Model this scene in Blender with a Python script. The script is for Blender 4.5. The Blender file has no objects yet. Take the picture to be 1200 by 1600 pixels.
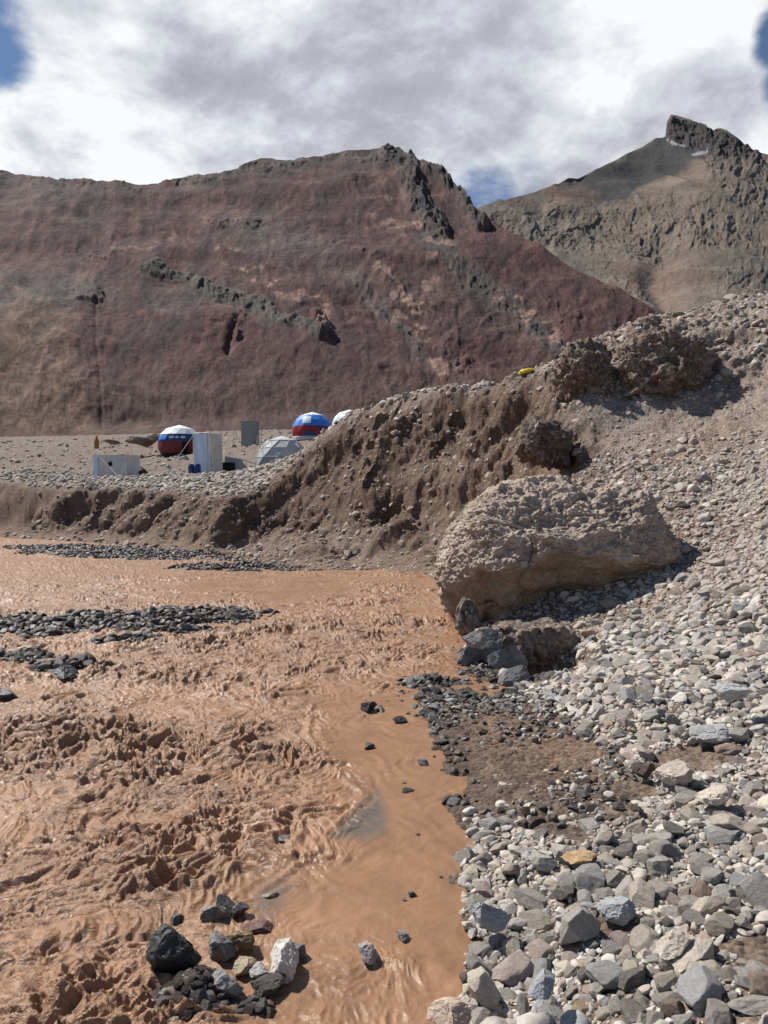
import bpy, bmesh, math, random
import numpy as np
from mathutils import Vector, Matrix, Euler

S = bpy.context.scene
C = S.collection
R = math.radians
random.seed(7)
rng = np.random.default_rng(11)

# ------------------------------------------------------------------ camera
F = 1180.0
CAMZ = 2.4
PITCH = math.atan(30 / F)
cam_data = bpy.data.cameras.new('camera')
cam_data.sensor_width = 36; cam_data.sensor_fit = 'AUTO'
cam_data.lens = F / 1600 * 36
cam_data.clip_start = 0.05; cam_data.clip_end = 20000
cam = bpy.data.objects.new('camera', cam_data); C.objects.link(cam)
cam.location = (0, 0, CAMZ); cam.rotation_euler = (R(90) - PITCH, 0, 0)
S.camera = cam
S.render.resolution_x = 768; S.render.resolution_y = 1024

cp, sp = math.cos(PITCH), math.sin(PITCH)
def ray(px, py):
    a = (px - 600) / F; b = (800 - py) / F
    return np.array([a, cp + b * sp, b * cp - sp])
def pt(px, py, Y):
    d = ray(px, py); d = d * (Y / d[1]); return np.array([d[0], d[1], d[2] + CAMZ])
def gz(px, py, z=0.0):
    d = ray(px, py); k = (z - CAMZ) / d[2]; return np.array([d[0] * k, d[1] * k, z])
def proj(P):
    P = np.asarray(P, float); x = P[..., 0]; y = P[..., 1]; z = P[..., 2] - CAMZ
    f = y * cp - z * sp; u = y * sp + z * cp
    f = np.where(np.abs(f) < 1e-3, 1e-3, f)
    return 600 + F * x / f, 800 - F * u / f, f

# ------------------------------------------------------------------ sun and sky
SUN = Vector((-0.72, 0.46, 0)).normalized() * math.cos(R(51)); SUN.z = math.sin(R(51))
sl = bpy.data.lights.new('sun', 'SUN'); sl.energy = 5.0; sl.angle = R(0.5); sl.color = (1, .955, .89)
so = bpy.data.objects.new('sun', sl); C.objects.link(so)
so.rotation_euler = SUN.to_track_quat('Z', 'Y').to_euler(); so.location = (-30, 10, 60)

def nd(nt, t, **kw):
    n = nt.nodes.new(t)
    for k, v in kw.items():
        if k.startswith('i_'):
            n.inputs[int(k[2:])].default_value = v
        else: setattr(n, k, v)
    return n
def lk(nt, a, b): nt.links.new(a, b)
def mth(nt, op, a, b=None, c=None, clamp=False):
    n = nt.nodes.new('ShaderNodeMath'); n.operation = op; n.use_clamp = clamp
    for i, v in enumerate((a, b, c)):
        if v is None: continue
        if isinstance(v, (int, float)): n.inputs[i].default_value = v
        else: nt.links.new(v, n.inputs[i])
    return n.outputs[0]
def mixc(nt, f, a, b, blend='MIX'):
    n = nt.nodes.new('ShaderNodeMix'); n.data_type = 'RGBA'; n.blend_type = blend
    for i, v in ((0, f), (6, a), (7, b)):
        if isinstance(v, (int, float)): n.inputs[i].default_value = v
        elif isinstance(v, tuple): n.inputs[i].default_value = v if len(v) == 4 else v + (1,)
        else: nt.links.new(v, n.inputs[i])
    return n.outputs[2]
def maprange(nt, v, a, b, c=0., d=1., smooth=True):
    n = nt.nodes.new('ShaderNodeMapRange'); n.clamp = True
    n.interpolation_type = 'SMOOTHSTEP' if smooth else 'LINEAR'
    nt.links.new(v, n.inputs[0])
    for i, q in zip((1, 2, 3, 4), (a, b, c, d)): n.inputs[i].default_value = q
    return n.outputs[0]

W = bpy.data.worlds.new('World'); S.world = W; W.use_nodes = True
nt = W.node_tree; nt.nodes.clear()
sky = nd(nt, 'ShaderNodeTexSky', sky_type='NISHITA', sun_disc=False, sun_elevation=R(51),
         sun_rotation=math.atan2(SUN.x, SUN.y), altitude=3400, air_density=1.0, dust_density=.4, ozone_density=1.5)
skyk = mixc(nt, 1.0, sky.outputs[0], (.085, .085, .085), 'MULTIPLY')
tc = nd(nt, 'ShaderNodeTexCoord')
sep = nd(nt, 'ShaderNodeSeparateXYZ'); lk(nt, tc.outputs['Generated'], sep.inputs[0])
zz = mth(nt, 'ADD', mth(nt, 'MAXIMUM', sep.outputs[2], 0.0), .28)
cx = mth(nt, 'DIVIDE', sep.outputs[0], zz); cy = mth(nt, 'DIVIDE', sep.outputs[1], zz)
cmb = nd(nt, 'ShaderNodeCombineXYZ'); lk(nt, cx, cmb.inputs[0]); lk(nt, cy, cmb.inputs[1])
def cnoise(scale, detail, rough, dist, off):
    m = nd(nt, 'ShaderNodeMapping'); lk(nt, cmb.outputs[0], m.inputs[0]); m.inputs[1].default_value = off
    n = nd(nt, 'ShaderNodeTexNoise'); lk(nt, m.outputs[0], n.inputs['Vector'])
    n.inputs['Scale'].default_value = scale; n.inputs['Detail'].default_value = detail
    n.inputs['Roughness'].default_value = rough; n.inputs['Distortion'].default_value = dist
    return n.outputs[0]
n1 = cnoise(2.3, 10, .60, .35, (3.1, 1.7, 0))
n2 = cnoise(1.25, 9, .58, .25, (1.3, 8.2, 2))
n3 = cnoise(6.5, 9, .62, .25, (5, 2.2, 0))
n1s = cnoise(2.3, 10, .60, .35, (3.1 - .040, 1.7 - .030, 0)); n3s = cnoise(6.5, 9, .62, .25, (5 - .018, 2.2 - .014, 0)); n2s = cnoise(1.25, 9, .58, .25, (1.3 - .06, 8.2 - .045, 2))
lit = mth(nt, 'ADD', mth(nt, 'ADD', mth(nt, 'SUBTRACT', n1, n1s), mth(nt, 'SUBTRACT', n2, n2s)), mth(nt, 'MULTIPLY', mth(nt, 'SUBTRACT', n3, n3s), .6))
hole = None
for (px, py, rad, k) in ((-30, 70, 4.2, .60), (1240, 55, 2.9, .55), (1246, 120, 2.6, .42), (758, 322, 4.2, .50), (830, 285, 2.6, .36), (-80, 20, 6, .6)):
    d = ray(px, py); d = d / np.linalg.norm(d)
    vd = nd(nt, 'ShaderNodeVectorMath', operation='DOT_PRODUCT'); lk(nt, tc.outputs['Generated'], vd.inputs[0])
    vd.inputs[1].default_value = tuple(d)
    h = maprange(nt, vd.outputs['Value'], math.cos(R(rad * 1.05)), 1.0, 0, k * .76)
    hole = h if hole is None else mth(nt, 'MAXIMUM', hole, h)
back = maprange(nt, sep.outputs[1], .05, .66, .62, 0)      # unseen cloud behind the viewer thinned to cut fill light
high = maprange(nt, sep.outputs[2], .56, .76, 0, .40)  # unseen cloud overhead thinned too, so shadows stay dark
dens = mth(nt, 'ADD', mth(nt, 'MULTIPLY', n1, .85), mth(nt, 'MULTIPLY', n3, .42))
dens = mth(nt, 'SUBTRACT', mth(nt, 'SUBTRACT', mth(nt, 'SUBTRACT', dens, hole), back), high)
cov = maprange(nt, dens, .22, .46)
shade = mth(nt, 'ADD', mth(nt, 'MULTIPLY', n2, .80), mth(nt, 'ADD', mth(nt, 'MULTIPLY', n1, .40), mth(nt, 'MULTIPLY', n3, .62)))
shade = mth(nt, 'SUBTRACT', mth(nt, 'SUBTRACT', shade, .15), mth(nt, 'MULTIPLY', lit, .75))
for (px, py, rad, k) in ((60, 180, 11, -.10), (560, 60, 9, -.04), (1010, 70, 9, -.08), (330, 120, 8, .07), (640, 190, 9, .03), (1080, 160, 5, .09), (880, 200, 7, .03), (200, 260, 7, -.07)):
    d = ray(px, py); d = d / np.linalg.norm(d)
    vd = nd(nt, 'ShaderNodeVectorMath', operation='DOT_PRODUCT'); lk(nt, tc.outputs['Generated'], vd.inputs[0]); vd.inputs[1].default_value = tuple(d)
    shade = mth(nt, 'ADD', shade, maprange(nt, vd.outputs['Value'], math.cos(R(rad)), 1.0, 0, k))
cr = nd(nt, 'ShaderNodeValToRGB'); lk(nt, maprange(nt, shade, .65, .96, 0, 1, False), cr.inputs[0])
e = cr.color_ramp.elements
e[0].position = 0; e[0].color = (.76, .775, .79, 1)
e[1].position = 1; e[1].color = (.29, .295, .335, 1)
m = e.new(.30); m.color = (.56, .585, .63, 1)
m = e.new(.62); m.color = (.385, .395, .44, 1)
bgc = mixc(nt, cov, skyk, cr.outputs[0])
bg = nd(nt, 'ShaderNodeBackground'); lk(nt, bgc, bg.inputs[0]); bg.inputs[1].default_value = 1.0
ow = nd(nt, 'ShaderNodeOutputWorld'); lk(nt, bg.outputs[0], ow.inputs[0])
S.view_settings.view_transform = 'Standard'; S.view_settings.look = 'None'
S.view_settings.exposure = 0.33; S.view_settings.gamma = 1
S.render.engine = 'CYCLES'
S.cycles.max_bounces = 5; S.cycles.diffuse_bounces = 3

# ------------------------------------------------------------------ numpy noise
_pr = np.random.default_rng(5)
PERM = np.concatenate([_pr.permutation(256)] * 3).astype(np.int32)
G3 = _pr.normal(size=(256, 3)).astype(np.float32); G3 /= np.linalg.norm(G3, axis=1)[:, None]
G2a = _pr.uniform(0, 2 * np.pi, 256); G2 = np.stack([np.cos(G2a), np.sin(G2a)], 1).astype(np.float32)
def noise2(x, y):
    x = np.asarray(x, np.float32); y = np.asarray(y, np.float32)
    xi = np.floor(x).astype(np.int32); yi = np.floor(y).astype(np.int32)
    fx = x - xi; fy = y - yi; xi &= 255; yi &= 255
    u = fx * fx * fx * (fx * (fx * 6 - 15) + 10); v = fy * fy * fy * (fy * (fy * 6 - 15) + 10)
    def g(dx, dy):
        h = PERM[PERM[xi + dx] + yi + dy] & 255
        q = G2[h]; return q[..., 0] * (fx - dx) + q[..., 1] * (fy - dy)
    a = g(0, 0); b = g(1, 0); c = g(0, 1); d = g(1, 1)
    a = a + u * (b - a); c = c + u * (d - c)
    return (a + v * (c - a)) * 1.4
def noise3(x, y, z):
    x = np.asarray(x, np.float32); y = np.asarray(y, np.float32); z = np.asarray(z, np.float32)
    xi = np.floor(x).astype(np.int32); yi = np.floor(y).astype(np.int32); zi = np.floor(z).astype(np.int32)
    fx = x - xi; fy = y - yi; fz = z - zi; xi &= 255; yi &= 255; zi &= 255
    u = fx * fx * (3 - 2 * fx); v = fy * fy * (3 - 2 * fy); w = fz * fz * (3 - 2 * fz)
    def g(dx, dy, dz):
        h = PERM[PERM[PERM[xi + dx] + yi + dy] + zi + dz] & 255
        q = G3[h]; return q[..., 0] * (fx - dx) + q[..., 1] * (fy - dy) + q[..., 2] * (fz - dz)
    r = []
    for dz in (0, 1):
        a = g(0, 0, dz); b = g(1, 0, dz); c = g(0, 1, dz); d = g(1, 1, dz)
        a = a + u * (b - a); c = c + u * (d - c); r.append(a + v * (c - a))
    return (r[0] + w * (r[1] - r[0])) * 1.5
def fbm2(x, y, oct=4, gain=.5, ox=0.):
    s = 0; a = 1; f = 1
    for i in range(oct):
        s = s + a * noise2(x * f + ox + 17.3 * i, y * f + 9.1 * i + ox * .7); a *= gain; f *= 2.03
    return s
def ridge2(x, y, oct=4, gain=.5, ox=0.):
    s = 0; a = 1; f = 1
    for i in range(oct):
        n = 1 - np.abs(noise2(x * f + ox + 31.7 * i, y * f + 5.3 * i + ox)) * 1.6
        s = s + a * n * np.abs(n); a *= gain; f *= 2.1
    return s
def fbm3(x, y, z, oct=4, gain=.5, ox=0.):
    s = 0; a = 1; f = 1
    for i in range(oct):
        s = s + a * noise3(x * f + ox + 13.1 * i, y * f + 7.7 * i, z * f + 3.9 * i + ox); a *= gain; f *= 2.03
    return s
def chunks3(x, y, z, tilt=.6, ox=0):
    """every Voronoi cell gets its own height and slope: angular broken blocks"""
    P_ = np.stack([x, y, z], -1).astype(np.float32); ci = np.floor(P_).astype(np.int32)
    best = np.full(P_.shape[:-1], 9e9, np.float32); out = np.zeros_like(best)
    for dx in (-1, 0, 1):
        for dy in (-1, 0, 1):
            for dz in (-1, 0, 1):
                a = (ci[..., 0] + dx + ox) & 255; b = (ci[..., 1] + dy) & 255; c = (ci[..., 2] + dz) & 255
                h = PERM[PERM[PERM[a] + b] + c] & 255
                dlt = P_ - (ci + np.array([dx, dy, dz]) + .5 + .42 * G3[h])
                d = (dlt * dlt).sum(-1); k = d < best
                g = G3[(h * 7 + 31) & 255]
                best = np.where(k, d, best); out = np.where(k, (g[..., 0] * .8 + tilt * (dlt * G3[(h * 3 + 5) & 255]).sum(-1)), out)
    return out
def sst(a, b, x):
    t = np.clip((x - a) / (b - a), 0, 1); return t * t * (3 - 2 * t)
def polydist(x, y, P):
    """distance to an open polyline, and the interpolated third column"""
    best = np.full(np.shape(x), 1e9, np.float32); val = np.zeros(np.shape(x), np.float32)
    for a, b in zip(P[:-1], P[1:]):
        dx, dy = b[0] - a[0], b[1] - a[1]; L = dx * dx + dy * dy + 1e-12
        t = np.clip(((x - a[0]) * dx + (y - a[1]) * dy) / L, 0, 1)
        d = np.hypot(x - a[0] - t * dx, y - a[1] - t * dy)
        k = d < best; best = np.where(k, d, best)
        if len(a) > 2: val = np.where(k, a[2] + t * (b[2] - a[2]), val)
    return best, val
def inpoly(x, y, P):
    c = np.zeros(np.shape(x), bool); n = len(P)
    for i in range(n):
        a = P[i]; b = P[(i + 1) % n]
        if a[1] == b[1]: continue
        k = ((a[1] > y) != (b[1] > y)) & (x < (b[0] - a[0]) * (y - a[1]) / (b[1] - a[1]) + a[0])
        c ^= k
    return c

# ------------------------------------------------------------------ mesh helpers
def mesh_np(name, V, Fc, mats=None, col=None, smooth=True, sharp=None, fmat=None):
    me = bpy.data.meshes.new(name)
    V = np.ascontiguousarray(V, np.float32); Fc = np.ascontiguousarray(Fc, np.int32)
    n = Fc.shape[1]
    me.vertices.add(len(V)); me.vertices.foreach_set('co', V.ravel())
    me.loops.add(Fc.size); me.loops.foreach_set('vertex_index', Fc.ravel())
    me.polygons.add(len(Fc)); me.polygons.foreach_set('loop_start', np.arange(0, Fc.size, n, dtype=np.int32))
    if fmat is not None: me.polygons.foreach_set('material_index', np.asarray(fmat, np.int32))
    me.polygons.foreach_set('use_smooth', np.full(len(Fc), smooth))
    me.update(calc_edges=True)
    if col is not None:
        a = me.color_attributes.new('col', 'FLOAT_COLOR', 'POINT')
        c = np.ones((len(V), 4), np.float32); c[:, :3] = col; a.data.foreach_set('color', c.ravel())
    if sharp: me.set_sharp_from_angle(angle=R(sharp))
    for mm in (mats if isinstance(mats, (list, tuple)) else [mats]):
        if mm: me.materials.append(mm)
    return me
def link(name, me, parent=None):
    o = bpy.data.objects.new(name, me); C.objects.link(o)
    if parent: o.parent = parent
    return o
def grid_faces(nr, nc):
    i = np.arange(nr * nc, dtype=np.int32).reshape(nr, nc)
    return np.stack([i[:-1, :-1], i[:-1, 1:], i[1:, 1:], i[1:, :-1]], -1).reshape(-1, 4)
def compact(V, Fc, keepf, *att):
    Fc = Fc[keepf]; used = np.zeros(len(V), bool); used[Fc.ravel()] = True
    idx = np.cumsum(used) - 1
    return (V[used], idx[Fc]) + tuple(a[used] for a in att)
def tag(o, label=None, cat=None, group=None, kind=None):
    if label: o['label'] = label
    if cat: o['category'] = cat
    if group: o['group'] = group
    if kind: o['kind'] = kind
    return o
def lin(r, g, b):
    f = lambda c: (c / 255 / 12.92) if c / 255 <= .04045 else ((c / 255 + .055) / 1.055) ** 2.4
    return np.array([f(r), f(g), f(b)])

_ico = {}
def ico(sub):
    if sub not in _ico:
        bm = bmesh.new(); bmesh.ops.create_icosphere(bm, subdivisions=sub, radius=1)
        bm.verts.ensure_lookup_table()
        _ico[sub] = (np.array([v.co[:] for v in bm.verts]), np.array([[v.index for v in f.verts] for f in bm.faces]))
        bm.free()
    return _ico[sub]
def rock(sub, seed, axes=(1, .8, .6), planes=9, dmin=.55, dmax=.85, rough=.05, nscale=1.8, fine=.0):
    """angular stone: a sphere chiselled by random planes, then roughened"""
    q = np.random.default_rng(seed)
    V, Fc = ico(sub); V = V.copy()
    lump = fbm3(V[:, 0] * .9 + seed % 97, V[:, 1] * .9, V[:, 2] * .9, 2)
    V = V * (1 + .14 * lump)[:, None]
    for _ in range(planes):
        n = q.normal(size=3); n /= np.linalg.norm(n); d = q.uniform(dmin, dmax)
        s = V @ n; V = V - np.clip(s - d, 0, None)[:, None] * n * .96
    if rough:
        n0 = V / np.linalg.norm(V, axis=1)[:, None]
        V = V + n0 * (rough * fbm3(V[:, 0] * nscale + seed % 53, V[:, 1] * nscale, V[:, 2] * nscale, 3))[:, None]
        if fine: V = V + n0 * (fine * fbm3(V[:, 0] * 7 + 3, V[:, 1] * 7 + seed % 31, V[:, 2] * 7, 3))[:, None]
    V = V - (V.max(0) + V.min(0)) / 2
    V = V / np.abs(V).max(0)
    return V * np.array(axes), Fc

# ------------------------------------------------------------------ materials
def new_mat(name):
    m = bpy.data.materials.new(name); m.use_nodes = True; nt = m.node_tree
    return m, nt, nt.nodes['Principled BSDF']
def tex_noise(nt, vec, scale, detail=6, rough=.6, dist=0.):
    n = nd(nt, 'ShaderNodeTexNoise'); lk(nt, vec, n.inputs['Vector'])
    n.inputs['Scale'].default_value = scale; n.inputs['Detail'].default_value = detail
    n.inputs['Roughness'].default_value = rough; n.inputs['Distortion'].default_value = dist
    return n
def bump(nt, h, dist, strength=1., prev=None):
    b = nd(nt, 'ShaderNodeBump'); lk(nt, h, b.inputs['Height'])
    b.inputs['Distance'].default_value = dist; b.inputs['Strength'].default_value = strength
    if prev: lk(nt, prev, b.inputs['Normal'])
    return b.outputs[0]
def earth_mat(name, scales, vary=.5, bumpd=.03, rough=.95, source='attr', tint=None, peb=None):
    """colour from the 'col' attribute (or the object colour) broken up by noise at several scales"""
    m, nt, b = new_mat(name)
    if source == 'attr': a = nd(nt, 'ShaderNodeAttribute', attribute_name='col').outputs['Color']
    else: a = nd(nt, 'ShaderNodeObjectInfo').outputs['Color']
    geo = nd(nt, 'ShaderNodeTexCoord').outputs['Object']
    if source != 'attr':
        oi = nd(nt, 'ShaderNodeObjectInfo'); ad = nd(nt, 'ShaderNodeVectorMath', operation='ADD')
        sc = nd(nt, 'ShaderNodeVectorMath', operation='SCALE'); sc.inputs[0].default_value = (40, 23, 31); lk(nt, oi.outputs['Random'], sc.inputs['Scale'])
        lk(nt, geo, ad.inputs[0]); lk(nt, sc.outputs[0], ad.inputs[1]); geo = ad.outputs[0]
    col = a
    nrm = None
    for i, s in enumerate(scales):
        n = tex_noise(nt, geo, s, 6, .65, .2)
        f = maprange(nt, n.outputs[0], .32, .68, 1 - vary, 1 + vary, False)
        mul = nd(nt, 'ShaderNodeVectorMath', operation='SCALE'); lk(nt, col, mul.inputs[0]); lk(nt, f, mul.inputs['Scale'])
        col = mul.outputs[0]
        nrm = bump(nt, n.outputs[0], bumpd / (i * 1.5 + 1), .9, nrm)
    if peb:
        v = nd(nt, 'ShaderNodeTexVoronoi'); lk(nt, geo, v.inputs['Vector']); v.inputs['Scale'].default_value = peb[0]
        hs = nd(nt, 'ShaderNodeSeparateColor'); lk(nt, v.outputs['Color'], hs.inputs[0])
        f = maprange(nt, hs.outputs[0], 0, 1, 1 - peb[1], 1 + peb[1], False)
        mul = nd(nt, 'ShaderNodeVectorMath', operation='SCALE'); lk(nt, col, mul.inputs[0]); lk(nt, f, mul.inputs['Scale'])
        col = mul.outputs[0]
        inv = mth(nt, 'SUBTRACT', 1.0, v.outputs['Distance'])
        nrm = bump(nt, inv, peb[2], .8, nrm)
    if tint:
        n = tex_noise(nt, geo, tint[0], 4, .6)
        col = mixc(nt, maprange(nt, n.outputs[0], .5, .7, 0, tint[2]), col, tint[1])
    lk(nt, col, b.inputs['Base Color']); lk(nt, nrm, b.inputs['Normal'])
    b.inputs['Roughness'].default_value = rough; b.inputs['Specular IOR Level'].default_value = .25
    return m
def plain(name, col, rough=.7, spec=.3, vary=.15, scale=6, metal=0, bumpd=.0):
    m, nt, b = new_mat(name)
    n = tex_noise(nt, nd(nt, 'ShaderNodeTexCoord').outputs['Object'], scale, 5, .6)
    f = maprange(nt, n.outputs[0], .3, .7, 1 - vary, 1 + vary, False)
    mul = nd(nt, 'ShaderNodeVectorMath', operation='SCALE'); mul.inputs[0].default_value = tuple(col); lk(nt, f, mul.inputs['Scale'])
    lk(nt, mul.outputs[0], b.inputs['Base Color'])
    if bumpd: lk(nt, bump(nt, n.outputs[0], bumpd), b.inputs['Normal'])
    b.inputs['Roughness'].default_value = rough; b.inputs['Specular IOR Level'].default_value = spec; b.inputs['Metallic'].default_value = metal
    return m
M_ground = earth_mat('bank_earth', (1.3, 9, 45), .22, .05, .95, peb=(26, .4, .02))
M_hill = earth_mat('red_scree', (.05, .35, 1.3), .22, .5, .97)
M_mount = earth_mat('mountain_rock', (.02, .12, .45), .2, 1.2, .97)
M_boulder = earth_mat('boulder_rock', (1.2, 6, 30), .17, .04, .92, peb=(19, .16, .025))
M_conglo = earth_mat('conglomerate', (2, 9, 30), .25, .05, .95, peb=(14, .45, .03))
M_stone = earth_mat('stone', (4, 17, 70), .18, .016, .85, source='obj', tint=(2.2, (.36, .30, .245, 1), .6))
M_stones = earth_mat('loose_stones', (5, 30), .18, .012, .88, tint=(6, (.33, .27, .22, 1), .5))
M_wet = earth_mat('wet_stone', (5, 22, 70), .3, .015, .42, source='obj')
M_wets = earth_mat('wet_gravel', (6, 30), .25, .012, .5)

# ------------------------------------------------------------------ terrain function
SHORE_PX = [(-900, 812, 3.5), (-300, 826, 3.2), (0, 840, 3.2), (150, 848, 3.2), (300, 865, 5.0), (400, 884, 7.0), (480, 892, 7.2),
            (600, 890, 6.4), (660, 898, 5.2), (700, 914, 3.8), (722, 945, 2.4), (728, 990, 1.6), (716, 1040, .9), (760, 1062, .8),
            (795, 1078, .8), (770, 1092, .8), (700, 1082, .8), (655, 1066, .8), (662, 1125, .8), (690, 1180, .8), (718, 1232, .8),
            (706, 1258, .7), (735, 1295, .6), (726, 1380, .6), (732, 1450, .6), (738, 1530, .5), (724, 1600, .5), (705, 1900, .5), (640, 3200, .5)]
SHORE = [tuple(gz(a, b)[:2]) + (w,) for a, b, w in SHORE_PX]
LAND = [p[:2] for p in SHORE] + [(-.2, -6), (90, -6), (400, 100), (400, 600), (-600, 600), (-400, 90)]
ZL = [  # upper surface: photo pixel and distance -> height
    (1200, 1600, 2.9), (1250, 1500, 3.3), (1150, 1300, 4.55), (900, 1200, 6.15), (1080, 1185, 6.2), (1150, 1100, 7.3), (1000, 1050, 8.5), (900, 1050, 9.3), (850, 1078, 8.9),
    (1200, 1000, 9), (1150, 900, 11), (1150, 750, 14.5), (1150, 660, 16.8), (1150, 625, 17.8), (1150, 540, 19.2), (1150, 496, 20), (1200, 488, 19.5), (1300, 455, 19), (1400, 700, 12), (1500, 1000, 7),
    (1000, 925, 12), (1070, 872, 12.8), (960, 960, 11.6), (1050, 780, 14.5), (760, 765, 17.5), (850, 745, 17), (950, 665, 18.4), (780, 645, 20.5), (735, 700, 20),
    (700, 602, 25), (820, 583, 23.5), (1040, 512, 21), (960, 530, 21.2), (900, 560, 21.3), (640, 612, 28), (560, 645, 32), (520, 668, 35), (480, 702, 38), (430, 742, 36), (385, 772, 33), (330, 778, 33.5), (300, 782, 33),
    (200, 768, 38), (100, 762, 42), (0, 756, 45), (-300, 752, 53), (-900, 760, 68),
    (440, 741, 70), (280, 713, 110), (170, 746, 62), (320, 741, 64), (390, 698, 108), (480, 690, 118), (60, 706, 120), (60, 740, 64), (-200, 745, 68), (-200, 706, 120),
    (150, 690, 170), (100, 681, 225), (400, 672, 225), (-300, 684, 225), (700, 672, 225),
    (700, 690, 60), (900, 660, 60), (1100, 640, 60), (1300, 640, 60), (700, 680, 110), (1100, 670, 110), (560, 690, 75), (850, 610, 30), (1100, 555, 28), (1300, 520, 27),
]
def uv_(x, y): return np.arctan2(x, y) * 1.3, np.log(np.hypot(x, y) + .3)
_cp = np.array([pt(*p) for p in ZL])
_cp = np.vstack([_cp, [[.9, 3.2, .10], [.9, 4.5, .12], [.85, 6, .1], [.7, 7.5, .08], [1.4, 2.2, .22], [3, 1.0, .5], [.8, .8, .2], [1.6, 4.2, .2], [1.5, 6.6, .1], [6, 3, 1.2]]])
_cu, _cv = uv_(_cp[:, 0], _cp[:, 1])
def _k(r2): return .5 * r2 * np.log(r2 + 1e-9)
_n = len(_cp); _A = np.zeros((_n + 3, _n + 3))
_A[:_n, :_n] = _k((_cu[:, None] - _cu) ** 2 + (_cv[:, None] - _cv) ** 2) + np.eye(_n) * 2e-4
_A[:_n, _n:] = np.stack([np.ones(_n), _cu, _cv], 1); _A[_n:, :_n] = _A[:_n, _n:].T
_w = np.linalg.solve(_A, np.concatenate([_cp[:, 2], [0, 0, 0]])).astype(np.float32)
def upper(x, y):
    u, v = uv_(x, y); u = u.astype(np.float32); v = v.astype(np.float32)
    s = _w[_n] + _w[_n + 1] * u + _w[_n + 2] * v
    for i in range(_n):
        r2 = (u - np.float32(_cu[i])) ** 2 + (v - np.float32(_cv[i])) ** 2
        s = s + _w[i] * (.5 * r2 * np.log(r2 + 1e-9))
    return s
BARS = [(gz(a, b)[0], gz(a, b)[1], rx, ry, h, rot) for a, b, rx, ry, h, rot in
        ((150, 974, 2.4, 1.1, .10, .04), (30, 985, 1.8, .8, .08, 0), (285, 970, 1.3, 1.4, .11, .1), (370, 962, 1.1, .5, .07, .1), (205, 1005, .9, .3, .07, .3), (120, 1048, .6, .22, .09, .1), (25, 1030, .7, .35, .06, 0), (75, 1040, .3, .12, .05, 0),
         (250, 868, 5.5, 1.8, .12, -.28), (120, 858, 4, 1.2, .10, -.25), (360, 888, 2.2, .9, .1, -.15), (300, 1565, .22, .22, .05, .3), (400, 1575, .12, .10, .035, .3), (690, 1070, .5, .35, .06, 0))]
def barh(x, y):
    s = np.zeros(np.shape(x))
    for (bx, by, rx, ry, h, rot) in BARS:
        c, q = math.cos(rot), math.sin(rot); dx = x - bx; dy = y - by
        u = (dx * c + dy * q) / rx; v = (-dx * q + dy * c) / ry
        s = np.maximum(s, (h + .06) * np.exp(-(u * u + v * v)))
    return s * np.clip(1 + .95 * fbm2(x * 1.5, y * 2.2, 3), .1, 1.6)
def terrain(x, y, detail=True):
    """returns height, signed shore distance, cliff amount"""
    x = np.asarray(x, np.float64); y = np.asarray(y, np.float64)
    d, w = polydist(x, y, SHORE)
    land = inpoly(x, y, LAND)
    d = np.where(land, d, -d)
    r = np.hypot(x, y)
    up = upper(x, y)
    wn = fbm2(x * .42, y * .42, 4, .55)
    cl = sst(1.2, 3.0, w)
    gull = fbm2(x * .9 + 4, y * .9, 3, .5)
    spur = sst(3.8, 6.5, w) * (noise2(x * .55 + y * .2 + 3, y * .12) * 1.5)
    dd = d + cl * (wn * .7 + gull * .07 + spur) * sst(0, 1.6, d) + (1 - cl) * .20 * fbm2(x * 1.9, y * 1.9, 4, .6)
    sa_, sb_ = gz(318, 862)[:2], pt(484, 702, 38)[:2]
    tx_, ty_ = sb_ - sa_; L_ = math.hypot(tx_, ty_); perp = ((x - sa_[0]) * ty_ - (y - sa_[1]) * tx_) / L_ + .7 * noise2(x * .5, y * .5 + 3)
    dd = dd - cl * sst(0, 1.2, d) * (2.1 * sst(-.3, 2.2, perp) * sst(10.5, 4.5, perp)) + cl * sst(.3, 1.5, d) * 1.2 * np.exp(-((perp + 1.0) / 1.3) ** 2)
    tau = np.clip(dd / w, 0, 1)
    prof_cliff = np.interp(tau, [0, .15, .34, .80, .92, 1], [0, .05, .16, .90, .985, 1])
    prof_cliff = prof_cliff + sst(4.5, 7, w) * (np.interp(tau, [0, .10, .30, .88, .96, 1], [0, .05, .20, .94, .99, 1]) - prof_cliff)
    prof_soft = tau * tau * (3 - 2 * tau)
    t = cl * prof_cliff + (1 - cl) * prof_soft
    low = np.where(dd > 0, .02 + .05 * np.clip(dd, 0, 3), np.clip(dd * .35, -.5, .02))
    z = low + t * (up - low)
    z = np.where(dd > 0, z, np.maximum(z, -.06 + barh(x, y)))
    steep = cl * np.interp(tau, [.0, .2, .36, .8, .97, 1], [0, .25, 1, 1, .2, 0])
    if detail:
        amp = .035 + .10 * sst(8, 20, r) * sst(.3, 1.5, d) + .25 * sst(45, 110, r)
        z = z - .55 * np.exp(-(((x - 2.30) / .42) ** 2 + ((y - 10.15) / .45) ** 2) ** 2)
        z = z + (d > 0) * sst(0, .4, d) * (amp * fbm2(x * .8, y * .8, 3) + .035 * fbm2(x * 4, y * 4, 3))
    return z, d, steep

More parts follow.
